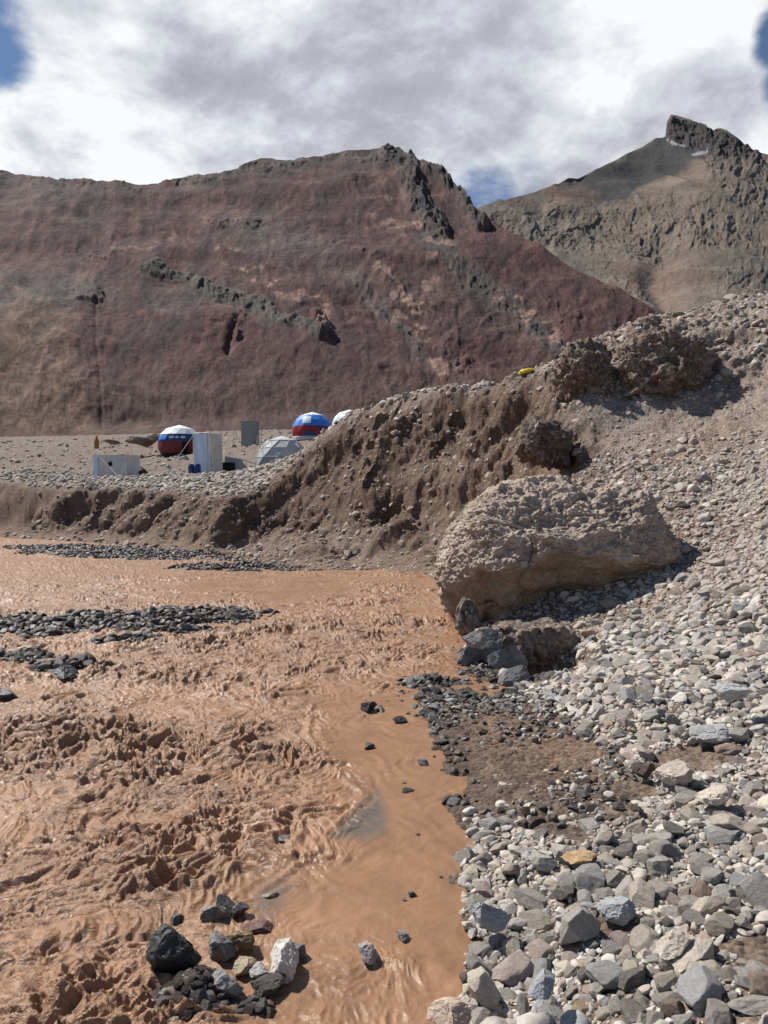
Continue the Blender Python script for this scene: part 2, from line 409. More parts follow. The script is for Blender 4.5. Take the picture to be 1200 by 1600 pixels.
# ------------------------------------------------------------------ ground mesh
def steps(a, b, k):
    n = int(math.log(b / a) / k); return a * np.exp(np.linspace(0, math.log(b / a), n, endpoint=False))
rad = np.concatenate([steps(.7, 8, .005), steps(8, 46, .0021), steps(46, 330, .010), [330]])
az = np.concatenate([np.linspace(-78, -33, 60, endpoint=False), np.linspace(-33, 33, 860, endpoint=False), np.linspace(33, 80, 60)]) * math.pi / 180
RR, AA = np.meshgrid(rad, az, indexing='ij')
X = (RR * np.sin(AA)).ravel(); Y = (RR * np.cos(AA)).ravel()
Z, D, ST = terrain(X, Y)
nr, nc = RR.shape
Pg = np.stack([X, Y, Z], 1)
G = Pg.reshape(nr, nc, 3)
du = np.gradient(G, axis=1); dv = np.gradient(G, axis=0)
Nn = np.cross(du, dv).reshape(-1, 3); Nn /= np.linalg.norm(Nn, axis=1)[:, None] + 1e-12
flip = Nn[:, 2] < 0; Nn[flip] *= -1
msk = (ST > .02) & (D > -.3) & (RR.ravel() < 60)
x, y, z = X[msk], Y[msk], Z[msk]
wx_ = .25 * noise3(x * 1.5, y * 1.5, z * 1.5)
ch = .20 * fbm3(x * .45, y * .45, z * .35, 2, .5, 4) + .03 * chunks3(x * 1.1 + wx_, y * 1.1, z * .9 - x * .5, .7) + .18 * (np.abs(noise2((x * .6 - z * .8 + y * .25) * .85, (x * .8 + z * .6) * .16)) * 2 - .4) + .03 * chunks3(x * 3.5 + wx_, y * 3.5, z * 4.5, .7, 9) + .05 * fbm3(x * 4, y * 4, z * 4.6, 5, .70, 9)
rill = .03 * noise2((x - y * .4 + z * .9) * 1.5 + 4, z * .5)
dis = (ch + rill) * ST[msk]
Pg[msk] += Nn[msk] * dis[:, None]
# right bank scarps: lumpy cemented soil below the ridge
pxg, pyg, _ = proj(Pg)
lump = sst(640, 600, pyg) * sst(800, 900, pxg) * (D > 2) * (RR.ravel() < 24) * (RR.ravel() > 12)
k = lump > .01
Pg[k] += Nn[k] * (lump[k] * (.22 * fbm3(X[k] * 1.3, Y[k] * 1.3, Z[k] * 1.3, 4, .6, 2)))[:, None]
# colours (albedo)
n_a = fbm2(X * .35, Y * .35, 4); n_b = fbm2(X * 2.1, Y * 2.1, 3)
dirt = np.array([.225, .165, .128]); brown = np.array([.120, .078, .053]); grey = np.array([.235, .20, .172]); mud = np.array([.088, .068, .054]); wetmud = np.array([.20, .118, .07]); dark = np.array([.055, .05, .048])
col = dirt + (grey - dirt) * np.clip(.45 + .7 * n_a, 0, 1)[:, None]
def mixin(col, c, f): return col + (c - col) * np.clip(f, 0, 1)[:, None]
col = mixin(col, brown, ST * (.95 + .3 * n_b))
tl = sst(4.5, 1.0, D) * (polydist(X, Y, SHORE)[1] > 1.2)
col = mixin(col, np.array([.165, .112, .08]), tl * .85)
col = mixin(col, np.array([.155, .122, .102]), sst(30, 50, RR.ravel()) * (1 - ST) * sst(1, 3, D) * .75)
def zone(px, py, pts, soft):
    d_, _ = polydist(px, py, [p for p in pts] + [pts[0]]); i_ = inpoly(px, py, pts)
    return np.clip(.5 + np.where(i_, d_, -d_) / soft, 0, 1)
near = RR.ravel() < 11
PUD = [(1080, 1187, 62, 20), (948, 1447, 48, 15), (1190, 1485, 45, 26), (1150, 1478, 30, 12), (880, 1178, 60, 26), (985, 1235, 40, 16), (800, 1190, 60, 22), (905, 1395, 22, 8), (960, 1545, 30, 10)]
zm = zone(pxg + 25 * n_b, pyg + 12 * n_a, [(690, 1100), (830, 1085), (930, 1150), (1020, 1200), (980, 1290), (860, 1300), (730, 1260), (700, 1180)], 40) * near
col = mixin(col, mud, zm)
for a, b, ra, rb in PUD: zm = np.maximum(zm, sst(1.25, .8, ((pxg - a) / ra) ** 2 + ((pyg - b) / rb) ** 2) * near)
col = mixin(col, mud * 1.15, zm)
col = mixin(col, np.array([.15, .108, .08]), near * sst(.3, .8, D) * (pyg > 1000) * .7)  # brown soil, darkened further to deepen the shade between cobbles
col = mixin(col, wetmud, near * sst(.25, -.05, Z) * .5)
shorewet = sst(.5, 0., np.abs(D)) * near
col = mixin(col, mud * .8, shorewet * .8)
col = mixin(col, dark, sst(.0, .09, barh(X, Y)) * (D < .3))
keep = (Pg[:, 2] > -.2).reshape(nr, nc)
kf = (keep[:-1, :-1] | keep[1:, 1:] | keep[:-1, 1:] | keep[1:, :-1]).ravel()
V, Fc, col = compact(Pg, grid_faces(nr, nc)[:, ::-1], kf, col)
ground = tag(link('ground', mesh_np('ground', V, Fc, M_ground, col)), kind='structure')
del G, du, dv, RR, AA

# ------------------------------------------------------------------ muddy water
def water_mat():
    m, nt, b = new_mat('muddy_water')
    a = nd(nt, 'ShaderNodeAttribute', attribute_name='col').outputs['Color']
    o = nd(nt, 'ShaderNodeTexCoord').outputs['Object']
    n = tex_noise(nt, o, 3.2, 6, .62, .6); n2 = tex_noise(nt, o, 16, 5, .6, .8); n3 = tex_noise(nt, o, 60, 3, .6, .3)
    f = maprange(nt, n.outputs[0], .32, .68, .84, 1.16, False)
    mul = nd(nt, 'ShaderNodeVectorMath', operation='SCALE'); lk(nt, a, mul.inputs[0]); lk(nt, f, mul.inputs['Scale'])
    lk(nt, mul.outputs[0], b.inputs['Base Color'])
    al = nd(nt, 'ShaderNodeAttribute', attribute_name='chop').outputs['Fac']
    def bm_(h, dist, prev):
        bb = nd(nt, 'ShaderNodeBump'); lk(nt, h, bb.inputs['Height']); bb.inputs['Distance'].default_value = dist
        lk(nt, mth(nt, 'ADD', mth(nt, 'MULTIPLY', al, .85), .12), bb.inputs['Strength'])
        if prev: lk(nt, prev, bb.inputs['Normal'])
        return bb.outputs[0]
    nn = bm_(n2.outputs[0], .035, None); nn = bm_(n3.outputs[0], .006, nn)
    lk(nt, nn, b.inputs['Normal'])
    b.inputs['Roughness'].default_value = .40; b.inputs['Specular IOR Level'].default_value = .36
    return m
M_water = water_mat()
rad = np.concatenate([steps(.7, 3, .012), steps(3, 22, .0023), steps(22, 75, .006), steps(75, 200, .02)])
az = np.concatenate([np.linspace(-78, -31, 90, endpoint=False), np.linspace(-31, 12, 760), np.linspace(12.1, 20, 60)]) * math.pi / 180
RR, AA = np.meshgrid(rad, az, indexing='ij')
X = (RR * np.sin(AA)).ravel(); Y = (RR * np.cos(AA)).ravel()
px, py, _ = proj(np.stack([X, Y, 0 * X], 1))
dsh, _ = polydist(X, Y, SHORE); isl = inpoly(X, Y, LAND)
calmline = [(760, 1000), (640, 1065), (500, 1090), (482, 1150), (520, 1215), (560, 1260), (515, 1300), (470, 1360), (400, 1410), (480, 1460), (620, 1520), (650, 1700), (800, 1700), (800, 1000)]
wq = fbm2(X * 1.2, Y * 1.2, 3)
calm = zone(px + 22 * wq, py + 14 * wq, calmline, 120)
calm = np.maximum(calm, .75 * zone(px + 20 * wq, py + 10 * wq, [(300, 900), (520, 900), (560, 935), (430, 945), (280, 930)], 40))
calm = np.maximum(calm, .8 * zone(px + 20 * wq, py, [(330, 1480), (520, 1440), (760, 1560), (760, 1700), (380, 1700)], 60))
calm2 = .5 * sst(.05, .45, fbm2(X * .35 + 7, Y * .5 + 1, 2))
chop = np.clip(1 - calm, .06, 1) * (1 - calm2 * .8) * (1 - .6 * sst(.5, 0, dsh))
chop = np.clip(chop, .07, 1)
wx = X + .22 * fbm2(X * 1.5, Y * 1.5, 2, .5, 3); wy = Y + .22 * fbm2(X * 1.5, Y * 1.5, 2, .5, 8)
ca, sa = math.cos(.35), math.sin(.35)
fx = wx * ca + wy * sa; fy = -wx * sa + wy * ca
AB = lambda v: np.sqrt(v * v + .006)
h = .030 * (ridge2(fx * 1.05, fy * 1.5, 3, .55, 2) - .7) + .050 * noise2(fx * .8, fy * 1.0) + .034 * (2.4 * AB(noise2(fx * 2.6 + 3, fy * 3.6)) - .5) \
    + .036 * (2.2 * np.abs(noise2(fx * 5.6, fy * 7.5 + 3)) - .5) + .014 * (1 - 2.2 * np.abs(noise2(fx * 6.6 + 9, fy * 8.5 + 3))) + .032 * (1 - 2 * np.abs(noise2(fx * 14, fy * 16))) + .008 * noise2(fx * 31, fy * 33)
big = sst(.25, .6, noise2(X * .55 + 2, Y * .7 + 6))
rid = .024 * (1 - 2.4 * AB(noise2(fx * 3.4 + 13, fy * 4.4))) + .036 * (1 - 2.2 * AB(noise2(fx * 7.0 + 5, fy * 8.5)))
pm = sst(-.25, .45, fbm2(X * .55 + 3, Y * .8 + 1, 3))
h = h * (.55 + .6 * pm) + rid * (.25 + 1.0 * pm)
fl_ = fbm2(X * 1.3, Y * .8, 3)
lines = (.004 * np.sin(fx * 26 + fy * 9 + 7 * fl_) + .003 * np.sin(fx * 9 - fy * 31 + 9 * fl_) * sst(-.2, .4, fl_) + .007 * (1 - 2.5 * np.abs(noise2(fx * 3.2 + fl_, fy * 1.2)))) * calm
Z = h * chop * (1.10 - .45 * sst(9, 24, RR.ravel()) - .25 * sst(6, 3.5, RR.ravel())) + lines * .6
# the crease where the fast flow meets the shallow
crd, _ = polydist(px, py, [(488, 1105), (480, 1150), (515, 1200), (575, 1245), (515, 1300), (500, 1330), (440, 1375), (395, 1400)])
Z += .010 * np.exp(-(crd / 5) ** 2) * (RR.ravel() < 12) - .006 * np.exp(-((crd - 8) / 5) ** 2) * (RR.ravel() < 12)
wc = np.array([.30, .168, .096]); wc2 = np.array([.245, .134, .072]); wdk = np.array([.20, .108, .064])
col = wc + (wc2 - wc) * np.clip(calm + .4 * wq, 0, 1)[:, None]
col = mixin(col, wdk, sst(.30, .7, ridge2(fx * .9 + 9, fy * 1.2, 3, .5)) * 0 + .45 * sst(.25, .55, fbm2(fx * 1.1 + 3, fy * 1.6, 4)))
shal = np.maximum(zone(px + 14 * wq, py + 6 * wq, [(516, 1306), (555, 1262), (592, 1238), (612, 1304), (570, 1312)], 20), .7 * zone(px, py, [(395, 1402), (440, 1375), (458, 1390), (420, 1440), (395, 1430)], 25))
col = mixin(col, np.array([.115, .095, .08]), .95 * shal)
kp = ((~isl) | (dsh < .45)).reshape(RR.shape)
Z = np.where(isl, Z * np.exp(-dsh * 9) - .035 * sst(.05, .3, dsh), Z)
kf = (kp[:-1, :-1] & kp[1:, 1:] & kp[:-1, 1:] & kp[1:, :-1]).ravel()
V, Fc, col, chop_ = compact(np.stack([X, Y, Z], 1), grid_faces(*RR.shape)[:, ::-1], kf, col, chop)
me = mesh_np('river_water', V, Fc, M_water, col)
at_ = me.attributes.new('chop', 'FLOAT', 'POINT'); at_.data.foreach_set('value', chop_.astype(np.float32))
tag(link('river_water', me), kind='structure')
# riverbed reaching out under the water and beyond, a plain sheet
bx = np.array([[-900, -30, -.9], [120, -30, -.9], [120, 340, -.9], [-900, 340, -.9]])
tag(link('river_bed', mesh_np('river_bed', bx, np.array([[0, 1, 2, 3]]), M_ground, np.tile(mud, (4, 1)))), kind='structure')

# ------------------------------------------------------------------ red hill
def hill():
    sk = np.array([(-1400, 300), (-900, 330), (-500, 300), (-200, 265), (-60, 262), (0, 272), (20, 274), (40, 281), (100, 289), (160, 291), (220, 295), (280, 290), (330, 281), (370, 272), (400, 264), (420, 258),
                   (450, 258), (500, 250), (540, 243), (580, 239), (605, 238), (625, 240), (640, 255), (660, 268), (690, 284), (715, 304), (735, 329), (800, 367), (870, 406), (950, 452), (1030, 497), (1120, 545), (1300, 640), (1500, 700)], float)
    cols = np.concatenate([np.arange(-1400, -60, 9.), np.arange(-60, 1060, 1.55), np.arange(1060, 1500, 9.)])
    rows = np.concatenate([np.linspace(0, 1, 430), np.linspace(1.01, 1.8, 30)])
    T, PX = np.meshgrid(rows, cols, indexing='ij')
    skl = np.interp(cols, sk[:, 0], sk[:, 1]); skl = np.convolve(np.pad(skl, 3, mode='edge'), np.ones(7) / 7, 'valid')
    base_y = np.interp(cols, [-1400, 0, 300, 700, 1500], [690, 690, 682, 682, 705])
    Yb = 215.
    es = (770 - skl) / F; eb = (770 - base_y) / F
    sl = .70
    Yc = (eb * Yb - sl * Yb) / (es - sl)                     # where a slope of sl reaches the skyline
    Yc = np.maximum(Yc, Yb + 15)
    t = np.clip(T, 0, 1)
    q = t ** 1.0
    Yv = Yb + (Yc - Yb)[None, :] * q
    zc = CAMZ + es * Yc; zb = CAMZ + eb * Yb
    zv = zb[None] + (zc - zb)[None] * (q * .93 + .07 * q * q)
    back = np.clip(T - 1, 0, None)
    Yv = Yv + back * 220; zv = zv - back * back * 160 - back * 30
    Xv = (PX - 600) / F * Yv
    x, y, z = Xv.ravel(), Yv.ravel(), zv.ravel(); tt = T.ravel()
    P = np.stack([x, y, z], 1); px, py, _ = proj(P)
    fade = sst(0, .06, tt)
    wv = fbm2(px * .012, py * .012, 3)
    wpx = px + 14 * wv; wpy = py + 10 * fbm2(px * .015 + 5, py * .015, 3)
    # ---- relief, metres along (-y, +z)
    h = 3.2 * fbm2(x * .010, y * .016 + 3, 3) + .45 * fbm2(x * .05, y * .035, 4)
    gd = ridge2((x + y * .25) * .020, y * .004 + 2, 3, .5)                 # gullies down the slope
    h += 1.3 * gd
    strat = noise2((x * .55 + y * .6) * .045 + 2 * wv, (x - y) * .006)     # beds dipping to the right
    h += .8 * strat + .25 * fbm2(px * .06, py * .05, 4, .6) + .12 * fbm2(px * .25, py * .22, 2)
    crag = np.zeros_like(x)
    def band(P_, w, soft=1.): return sst(1, .25, polydist(wpx, wpy, P_)[0] / w)
    c1 = band([(600, 242), (625, 262), (645, 300), (668, 335), (682, 362)], 24)
    c2 = band([(640, 262), (690, 286), (722, 312), (745, 345)], 15)
    c3 = band([(235, 418), (290, 436), (350, 460), (420, 490), (500, 535)], 15)
    c4 = band([(495, 505), (505, 535)], 17)
    c5 = band([(330, 355), (400, 350)], 11)
    c6 = band([(110, 395), (180, 412)], 12)
    c7 = band([(660, 365), (720, 430), (790, 470), (850, 520), (880, 560)], 24)
    c8 = band([(560, 440), (640, 520), (660, 555)], 18)
    c9 = sst(.12, .5, fbm2(px * .017 + 3, py * .013, 3)) * sst(500, 640, px) * sst(250, 330, py) * .7
    c10 = band([(0, 274), (220, 294), (400, 264), (520, 246), (640, 240)], 9)
    c11 = band([(520, 380), (620, 440), (700, 520), (730, 570)], 20)
    c12 = band([(375, 500), (360, 540)], 8) + band([(150, 460), (152, 478), (115, 478)], 6)
    crag = np.clip(c1 + c2 + .8 * c3 + c4 + c5 + .6 * c6 + .55 * c7 + .6 * c8 + c9 + .5 * c10 + .6 * c11 + .8 * c12, 0, 1.3)
    rk = ridge2(px * .09, py * .075, 3, .55, 3)
    rk2 = ridge2((px * .8 + py * .45) * .045 + 5, (py * .8 - px * .5) * .02, 3, .55, 1)
    ck = chunks3(px * .085 + .4 * wv, py * .085, 0 * px, .9) + .5 * chunks3(px * .2, py * .2, 0 * px, .9, 7)
    cr2 = np.clip(c1 + c2 + .8 * c3 + c4 + .7 * c5 + .5 * c6 + .3 * c7 + .3 * c8 + .35 * c9 + .5 * c10 + .3 * c11 + .8 * c12, 0, 1.3)
    h += cr2 * (.5 + .5 * rk + .8 * ck) + .10 * ck + (c1 + c2) * (1.6 + 1.5 * ridge2(px * .05, py * .05, 3)) + c3 * .9 + 2.0 * c4
    g1, _ = polydist(px + 4 * wv, py, [(150, 480), (156, 560), (154, 640), (160, 690)])
    h -= .45 * np.exp(-(g1 / 3) ** 2)
    g2, _ = polydist(px, py, [(372, 500), (355, 548)]); h -= 1.8 * np.exp(-(g2 / 5) ** 2)
    tan_edge = zone(px + 10 * wv, py, [(-400, 480), (60, 487), (95, 497), (112, 530), (130, 620), (150, 690), (-400, 690)], 38)
    h += .8 * tan_edge
    h *= fade * np.where(tt > 1, .5, 1)
    P[:, 1] -= h * .55; P[:, 2] += h * .8
    # ---- colours
    fn = fbm2(px * .05, py * .05, 4); fl = fbm2((px + py * .5) * .02, (py - px * .3) * .006, 4)
    red = np.array([.086, .039, .036]); redd = np.array([.050, .027, .027]); brn = np.array([.088, .056, .046]); gry = np.array([.088, .072, .065]); dk = np.array([.040, .037, .037]); tan = np.array([.175, .110, .074]); grn = np.array([.095, .082, .068]); pale = np.array([.25, .155, .115])
    c = red + (redd - red) * np.clip(.5 + fl, 0, 1)[:, None]
    c = mixin(c, brn, sst(520, 640, py + 25 * fl) * .75)
    c = mixin(c, brn * .95, .5 * sst(.1, .6, fbm2(px * .006 + 3, py * .012, 3)))
    c = mixin(c, gry, zone(wpx, wpy, [(-300, 440), (60, 432), (150, 440), (180, 470), (110, 490), (-300, 500)], 30) * .9)
    c = mixin(c, gry, zone(wpx, wpy, [(340, 355), (400, 340), (480, 370), (560, 440), (480, 430), (400, 400)], 40) * .7)
    c = mixin(c, gry * .9, band([(300, 285), (400, 266), (520, 250), (600, 246)], 18) * .8)
    c = mixin(c, gry * .8, band([(0, 280), (120, 300), (260, 296)], 12) * .5)
    c = mixin(c, grn * .8, np.clip(c3 * 1.5, 0, 1)); c = mixin(c, grn, band([(235, 470), (330, 455), (420, 500)], 22) * .5)
    c = mixin(c, gry * .75, np.clip(c7 * 1.2, 0, 1) * .9); c = mixin(c, gry * 1.05, c8 * .7)
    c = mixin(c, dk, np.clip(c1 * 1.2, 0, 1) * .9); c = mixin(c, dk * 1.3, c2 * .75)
    st_ = sst(.02, .42, fbm2(px * .03 + 9, py * .05, 4))
    c = mixin(c, pale * 1.15, np.clip(st_ * 1.6, 0, 1) * (band([(340, 400), (420, 440), (512, 492)], 18) + band([(600, 330), (690, 400), (640, 500)], 30) * .6 + band([(560, 250), (640, 330)], 20) * .2 + band([(790, 460), (870, 530)], 22) * .7 + band([(360, 345), (300, 355), (180, 400)], 14) * .5 + band([(600, 430), (640, 470), (700, 590)], 18) * .7))
    c = mixin(c, pale, band([(500, 515), (505, 530)], 14) * .8)
    c = mixin(c, tan * .9, tan_edge * (.62 + .45 * fn)); c = mixin(c, tan, .5 * band([(0, 455), (120, 500)], 10))
    c = mixin(c, tan * .7, .35 * sst(.2, .5, fn) * sst(560, 480, py))
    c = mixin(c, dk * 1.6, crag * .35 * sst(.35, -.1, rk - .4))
    fine = fbm2(px * .22, py * .22, 3, .7); strk = fbm2((px + .30 * py) * .11 + 2 * wv, (py - .2 * px) * .022, 4, .6)
    strk2 = fbm2((px * .9 + .5 * py) * .09 + 3 * wv, (py * .8 - .45 * px) * .012, 4, .65)
    c *= (1 + .12 * fn + .26 * fine + .16 * strk + .46 * strk2 + .10 * ck)[:, None]
    V, Fc = P, grid_faces(*T.shape)[:, ::-1]
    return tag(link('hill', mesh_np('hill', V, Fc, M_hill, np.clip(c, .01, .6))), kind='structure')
hill()

# ------------------------------------------------------------------ far mountain
def mountain():
    sk = np.array([(300, 480), (560, 420), (700, 352), (740, 336), (765, 328), (790, 318), (850, 300), (870, 292), (885, 283), (900, 284), (930, 270), (960, 255), (975, 246), (1000, 236), (1028, 226), (1034, 222), (1036, 200), (1042, 187), (1050, 188), (1070, 194), (1090, 203),
                   (1108, 212), (1116, 207), (1128, 210), (1148, 224), (1164, 240), (1172, 246), (1200, 256), (1300, 290), (1500, 330), (1900, 420)], float)
    cols = np.concatenate([np.arange(300, 690, 6.), np.arange(690, 1270, 1.15), np.arange(1270, 1900, 8.)])
    rows = np.concatenate([np.linspace(0, 1, 420), np.linspace(1.01, 1.6, 24)])
    T, PX = np.meshgrid(rows, cols, indexing='ij')
    skl = np.interp(cols, sk[:, 0], sk[:, 1])
    Yb = np.full(len(cols), 640.)
    Yc = np.interp(cols, [300, 740, 960, 1050, 1150, 1300, 1900], [1050, 1150, 1500, 1650, 1500, 1350, 1300]); Yc = np.interp(cols, np.arange(300, 1900, 1.), np.convolve(np.pad(np.interp(np.arange(300, 1900, 1.), cols, Yc), 60, mode='edge'), np.hanning(121) / np.hanning(121).sum(), 'valid'))
    eb = (770 - 560) / F; ker = np.hanning(161); ker /= ker.sum()
    sm = np.interp(cols, np.arange(300, 1900, 1.), np.convolve(np.pad(np.interp(np.arange(300, 1900, 1.), sk[:, 0], sk[:, 1]), 80, mode='edge'), ker, 'valid'))
    es = (770 - sm) / F; des = (sm - skl) / F
    t = np.clip(T, 0, 1)
    # distance as a function of image height: steep lower crags, gentle shelf, steep peak
    Yv = Yb[None] + (Yc - Yb)[None] * (t ** 1.15)
    ev = eb + (es - eb)[None] * t + des[None] * t ** 30
    zv = CAMZ + ev * Yv
    back = np.clip(T - 1, 0, None); Yv = Yv + back * 700; zv = zv - back * 500
    Xv = (PX - 600) / F * Yv
    x, y, z = Xv.ravel(), Yv.ravel(), zv.ravel(); tt = T.ravel(); px, py, _ = proj(np.stack([x, y, z], 1))
    wv = fbm2(px * .012, py * .012, 3); wpx = px + 12 * wv; wpy = py + 9 * fbm2(px * .014 + 5, py * .014, 3)
    def zn(P_, s): return zone(wpx, wpy, P_, s)
    peak = zn([(1025, 236), (1030, 180), (1110, 190), (1180, 240), (1200, 262), (1110, 250), (1100, 242), (1070, 246), (1045, 238)], 8)
    cr_r = zn([(1105, 255), (1200, 250), (1400, 280), (1400, 380), (1200, 350), (1150, 330), (1110, 300)], 26)
    shelf = zn([(770, 340), (860, 300), (1020, 230), (1100, 250), (1110, 300), (980, 325), (860, 332)], 22)
    mid = zn([(760, 352), (860, 330), (980, 322), (1100, 318), (1150, 350), (1400, 400), (1400, 440), (1190, 400), (1100, 400), (1020, 410), (930, 395), (860, 395), (800, 370)], 24)
    low = zn([(1020, 440), (1090, 430), (1170, 470), (1250, 470), (1250, 420), (1160, 420), (1090, 420)], 22) * .6 + zn([(930, 430), (1010, 450), (1020, 490), (960, 470)], 18) * .7
    crag = np.clip(peak + .6 * cr_r + .6 * mid + low * .5, 0, 1.2) * (1 - .9 * shelf)
    rk = ridge2(px * .055, py * .05, 4, .55, 3); rk2 = ridge2(px * .022 + 3, py * .018, 3, .55, 1)
    rib = ridge2(px * .16, py * .04, 3, .55, 2)
    h = 12 * fbm2(x * .005, y * .004, 3) + 2.2 * fbm2(x * .02, y * .014, 4) + 12 * ridge2((x + .4 * y) * .006, y * .002, 2) * (1 - crag * .5)
    ck = chunks3(px * .06 + .4 * wv, py * .06, 0 * px, .9) + .55 * chunks3(px * .15, py * .15, 0 * px, .9, 7)
    h += crag * (1.6 * rk + 4.5 * (rk2 - .5) + 2.8 * ck) + peak * 1.5 * rib + .4 * ck
    g, _ = polydist(px, py, [(1040, 400), (1020, 440), (1045, 490)]); h -= 12 * np.exp(-(g / 22) ** 2)
    h *= sst(0, .1, tt) * sst(1.0, .985, tt) * .9 + .1 * sst(0, .1, tt)
    P = np.stack([x, y - h * .6, z + h * .55], 1)
    fn = fbm2(px * .06, py * .06, 4) + .7 * fbm2(px * .25, py * .25, 2)
    tan = np.array([.175, .135, .102]); rkc = np.array([.14, .11, .088]); dk = np.array([.065, .058, .054]); cloud_shade = np.array([.047, .044, .044]); grn = np.array([.15, .125, .098]); red = np.array([.18, .112, .086])
    c = np.tile(grn, (len(x), 1)) * (1 + .2 * fn)[:, None]
    c = mixin(c, rkc, crag * .9)
    c = mixin(c, tan, shelf * .7)
    c = mixin(c, cloud_shade, zn([(870, 292), (960, 250), (1020, 222), (1100, 244), (1105, 256), (1050, 285), (985, 316), (930, 326), (890, 315)], 14))  # cloud shadow on the flank, put into the rock colour
    c = mixin(c, tan * 1.15, zn([(975, 318), (1060, 280), (1110, 258), (1114, 285), (1060, 306), (1000, 328)], 10) * .95)
    c = mixin(c, red, .6 * zn([(860, 290), (930, 300), (920, 325), (850, 318)], 20) + .6 * zn([(960, 420), (1100, 400), (1060, 480), (1010, 480)], 35))
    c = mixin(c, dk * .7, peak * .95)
    c = mixin(c, dk * 1.5, crag * .3 * sst(.5, -.2, rk - .2))
    c = mixin(c, tan * 1.2, cr_r * sst(.1, .5, fn) * .7)
    c = mixin(c, tan * .9, mid * .45 * sst(0, .5, fn))
    c = mixin(c, np.array([.09, .078, .07]), .6 * zn([(1050, 400), (1200, 410), (1300, 430), (1200, 470), (1130, 440)], 30))
    snow = zn([(1030, 232), (1040, 241), (1066, 238), (1066, 234), (1048, 237), (1036, 229)], 4) + zn([(1080, 254), (1106, 240), (1108, 243), (1084, 258)], 4)
    c = mixin(c, np.array([.72, .73, .76]), snow * .4)
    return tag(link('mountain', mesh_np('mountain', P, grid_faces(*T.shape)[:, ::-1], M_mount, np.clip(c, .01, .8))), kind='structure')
mountain()
# valley ground between and beyond the hills, reaching the horizon
bx = np.array([[-9000, 200, 8], [9000, 200, 8], [9000, 9000, 40], [-9000, 9000, 40]])
tag(link('valley_floor', mesh_np('valley_floor', bx, np.array([[0, 1, 2, 3]]), M_mount, np.tile(np.array([.14, .10, .08]), (4, 1)))), kind='structure')


# ------------------------------------------------------------------ loose stones
PAL = {  # albedo palettes
 'pale grey': (.43, .41, .375), 'cream': (.47, .42, .345), 'mid grey': (.28, .264, .243), 'bluish grey': (.285, .295, .30),
 'pinkish': (.36, .295, .26), 'dark grey': (.105, .103, .10), 'ochre': (.37, .26, .15), 'brown': (.21, .15, .115)}
WPAL = {'black': (.032, .033, .036), 'charcoal': (.055, .055, .056), 'slate grey': (.10, .10, .10), 'brownish black': (.075, .058, .046), 'ashen grey': (.19, .185, .175)}
Rg = np.hypot(Pg[:, 0], Pg[:, 1]); bar_g = barh(Pg[:, 0], Pg[:, 1])
pxg, pyg, _ = proj(Pg)
q = np.random.default_rng(21)
NC = 330000
inf = np.where((D > -.7) | (bar_g > .055))[0]
idx = q.choice(inf, NC, replace=True)
# a second, denser pick on the open cobbles near the viewer
nearc = np.where((D > .0) & (Rg < 12))[0]
idx = np.concatenate([idx, q.choice(nearc, 150000)])
barc = np.where((bar_g > .055) & (D < .3))[0]
idx = np.concatenate([idx, q.choice(barc, 60000)])
P0 = Pg[idx]; r0 = Rg[idx]; d0 = D[idx]; s0 = ST[idx]; b0 = bar_g[idx]; px0 = pxg[idx]; py0 = pyg[idx]
mudz = zm[idx]; N0 = Nn[idx]
u = q.random(len(idx)); w_ = q.random(len(idx))
rmin = np.maximum(.008, .0016 * r0)
isbar = (b0 > .055) & (d0 < .35)
stray = (~isbar) & (d0 < -.03)
isnear = (~isbar) & (r0 < 11.5) & (s0 < .2)
isslope = (~isbar) & (r0 >= 11.5) & (r0 < 26) & (s0 < .2)
iscliff = (~isbar) & (s0 >= .2) & (r0 < 60)
isfar = (~isbar) & (r0 >= 26) & (s0 < .2) & (r0 < 75)
isfar2 = (~isbar) & (r0 >= 75) & (r0 < 200)
patch = fbm2(P0[:, 0] * .55 + 3, P0[:, 1] * .55, 3)
rmax = np.select([isbar, isnear, isslope, iscliff, isfar, isfar2], [np.where(r0 < 6, .035, .085), .112, .18, .15, .22, .55], .05)
a_ = np.select([isbar, isnear, isslope, iscliff, isfar, isfar2], [1.5, 1.55, 2.3, 2.4, 2.2, 2.6], 2)
rs = rmin * np.maximum(u, 1e-4) ** (-1 / a_)
rs = np.minimum(rs, rmax * q.uniform(.55, 1, len(idx)))
dens = np.select([isbar, isnear, isslope, iscliff, isfar, isfar2], [sst(.05, .13, b0), .9, np.where(py0 < 830, .22, .34), .085, .42, .07], 0)
# the mud flat and the damp hollows keep only small dark gravel
dens = np.where(isnear, dens * (1 - .80 * mudz), dens)
hollow = sst(.18, .5, patch) * isnear * (py0 > 1120)
dens = dens * (1 - .85 * hollow * (rs < .05)) * (1 - .4 * hollow)
rs = np.where(isnear & (mudz > .4), np.minimum(rs, .04), rs)
pud = np.zeros(len(idx))
for a, b, ra, rb in PUD: pud = np.maximum(pud, ((px0 - a + 10 * patch) / ra) ** 2 + ((py0 - b) / rb) ** 2 < 1)
dens = dens * (1 - pud) * (1 - np.exp(-(((P0[:, 0] - 2.3) / .4) ** 2 + ((P0[:, 1] - 10.15) / .4) ** 2) ** 2))
dirtpatch = zone(px0, py0, [(900, 1040), (760, 985), (900, 960), (1090, 880), (1060, 930), (960, 1000)], 60) + zone(px0, py0, [(900, 660), (1130, 590), (1250, 560), (1250, 680), (1120, 690), (960, 720)], 50) * .8
dens *= 1 - .9 * np.clip(dirtpatch, 0, 1)
toe = (~isbar) & (d0 > 0) & (d0 < 4.5) & (s0 < .35) & (r0 > 13.5) & (px0 < 720) & (py0 > 790)
dens = np.where(toe, dens * .22, dens)
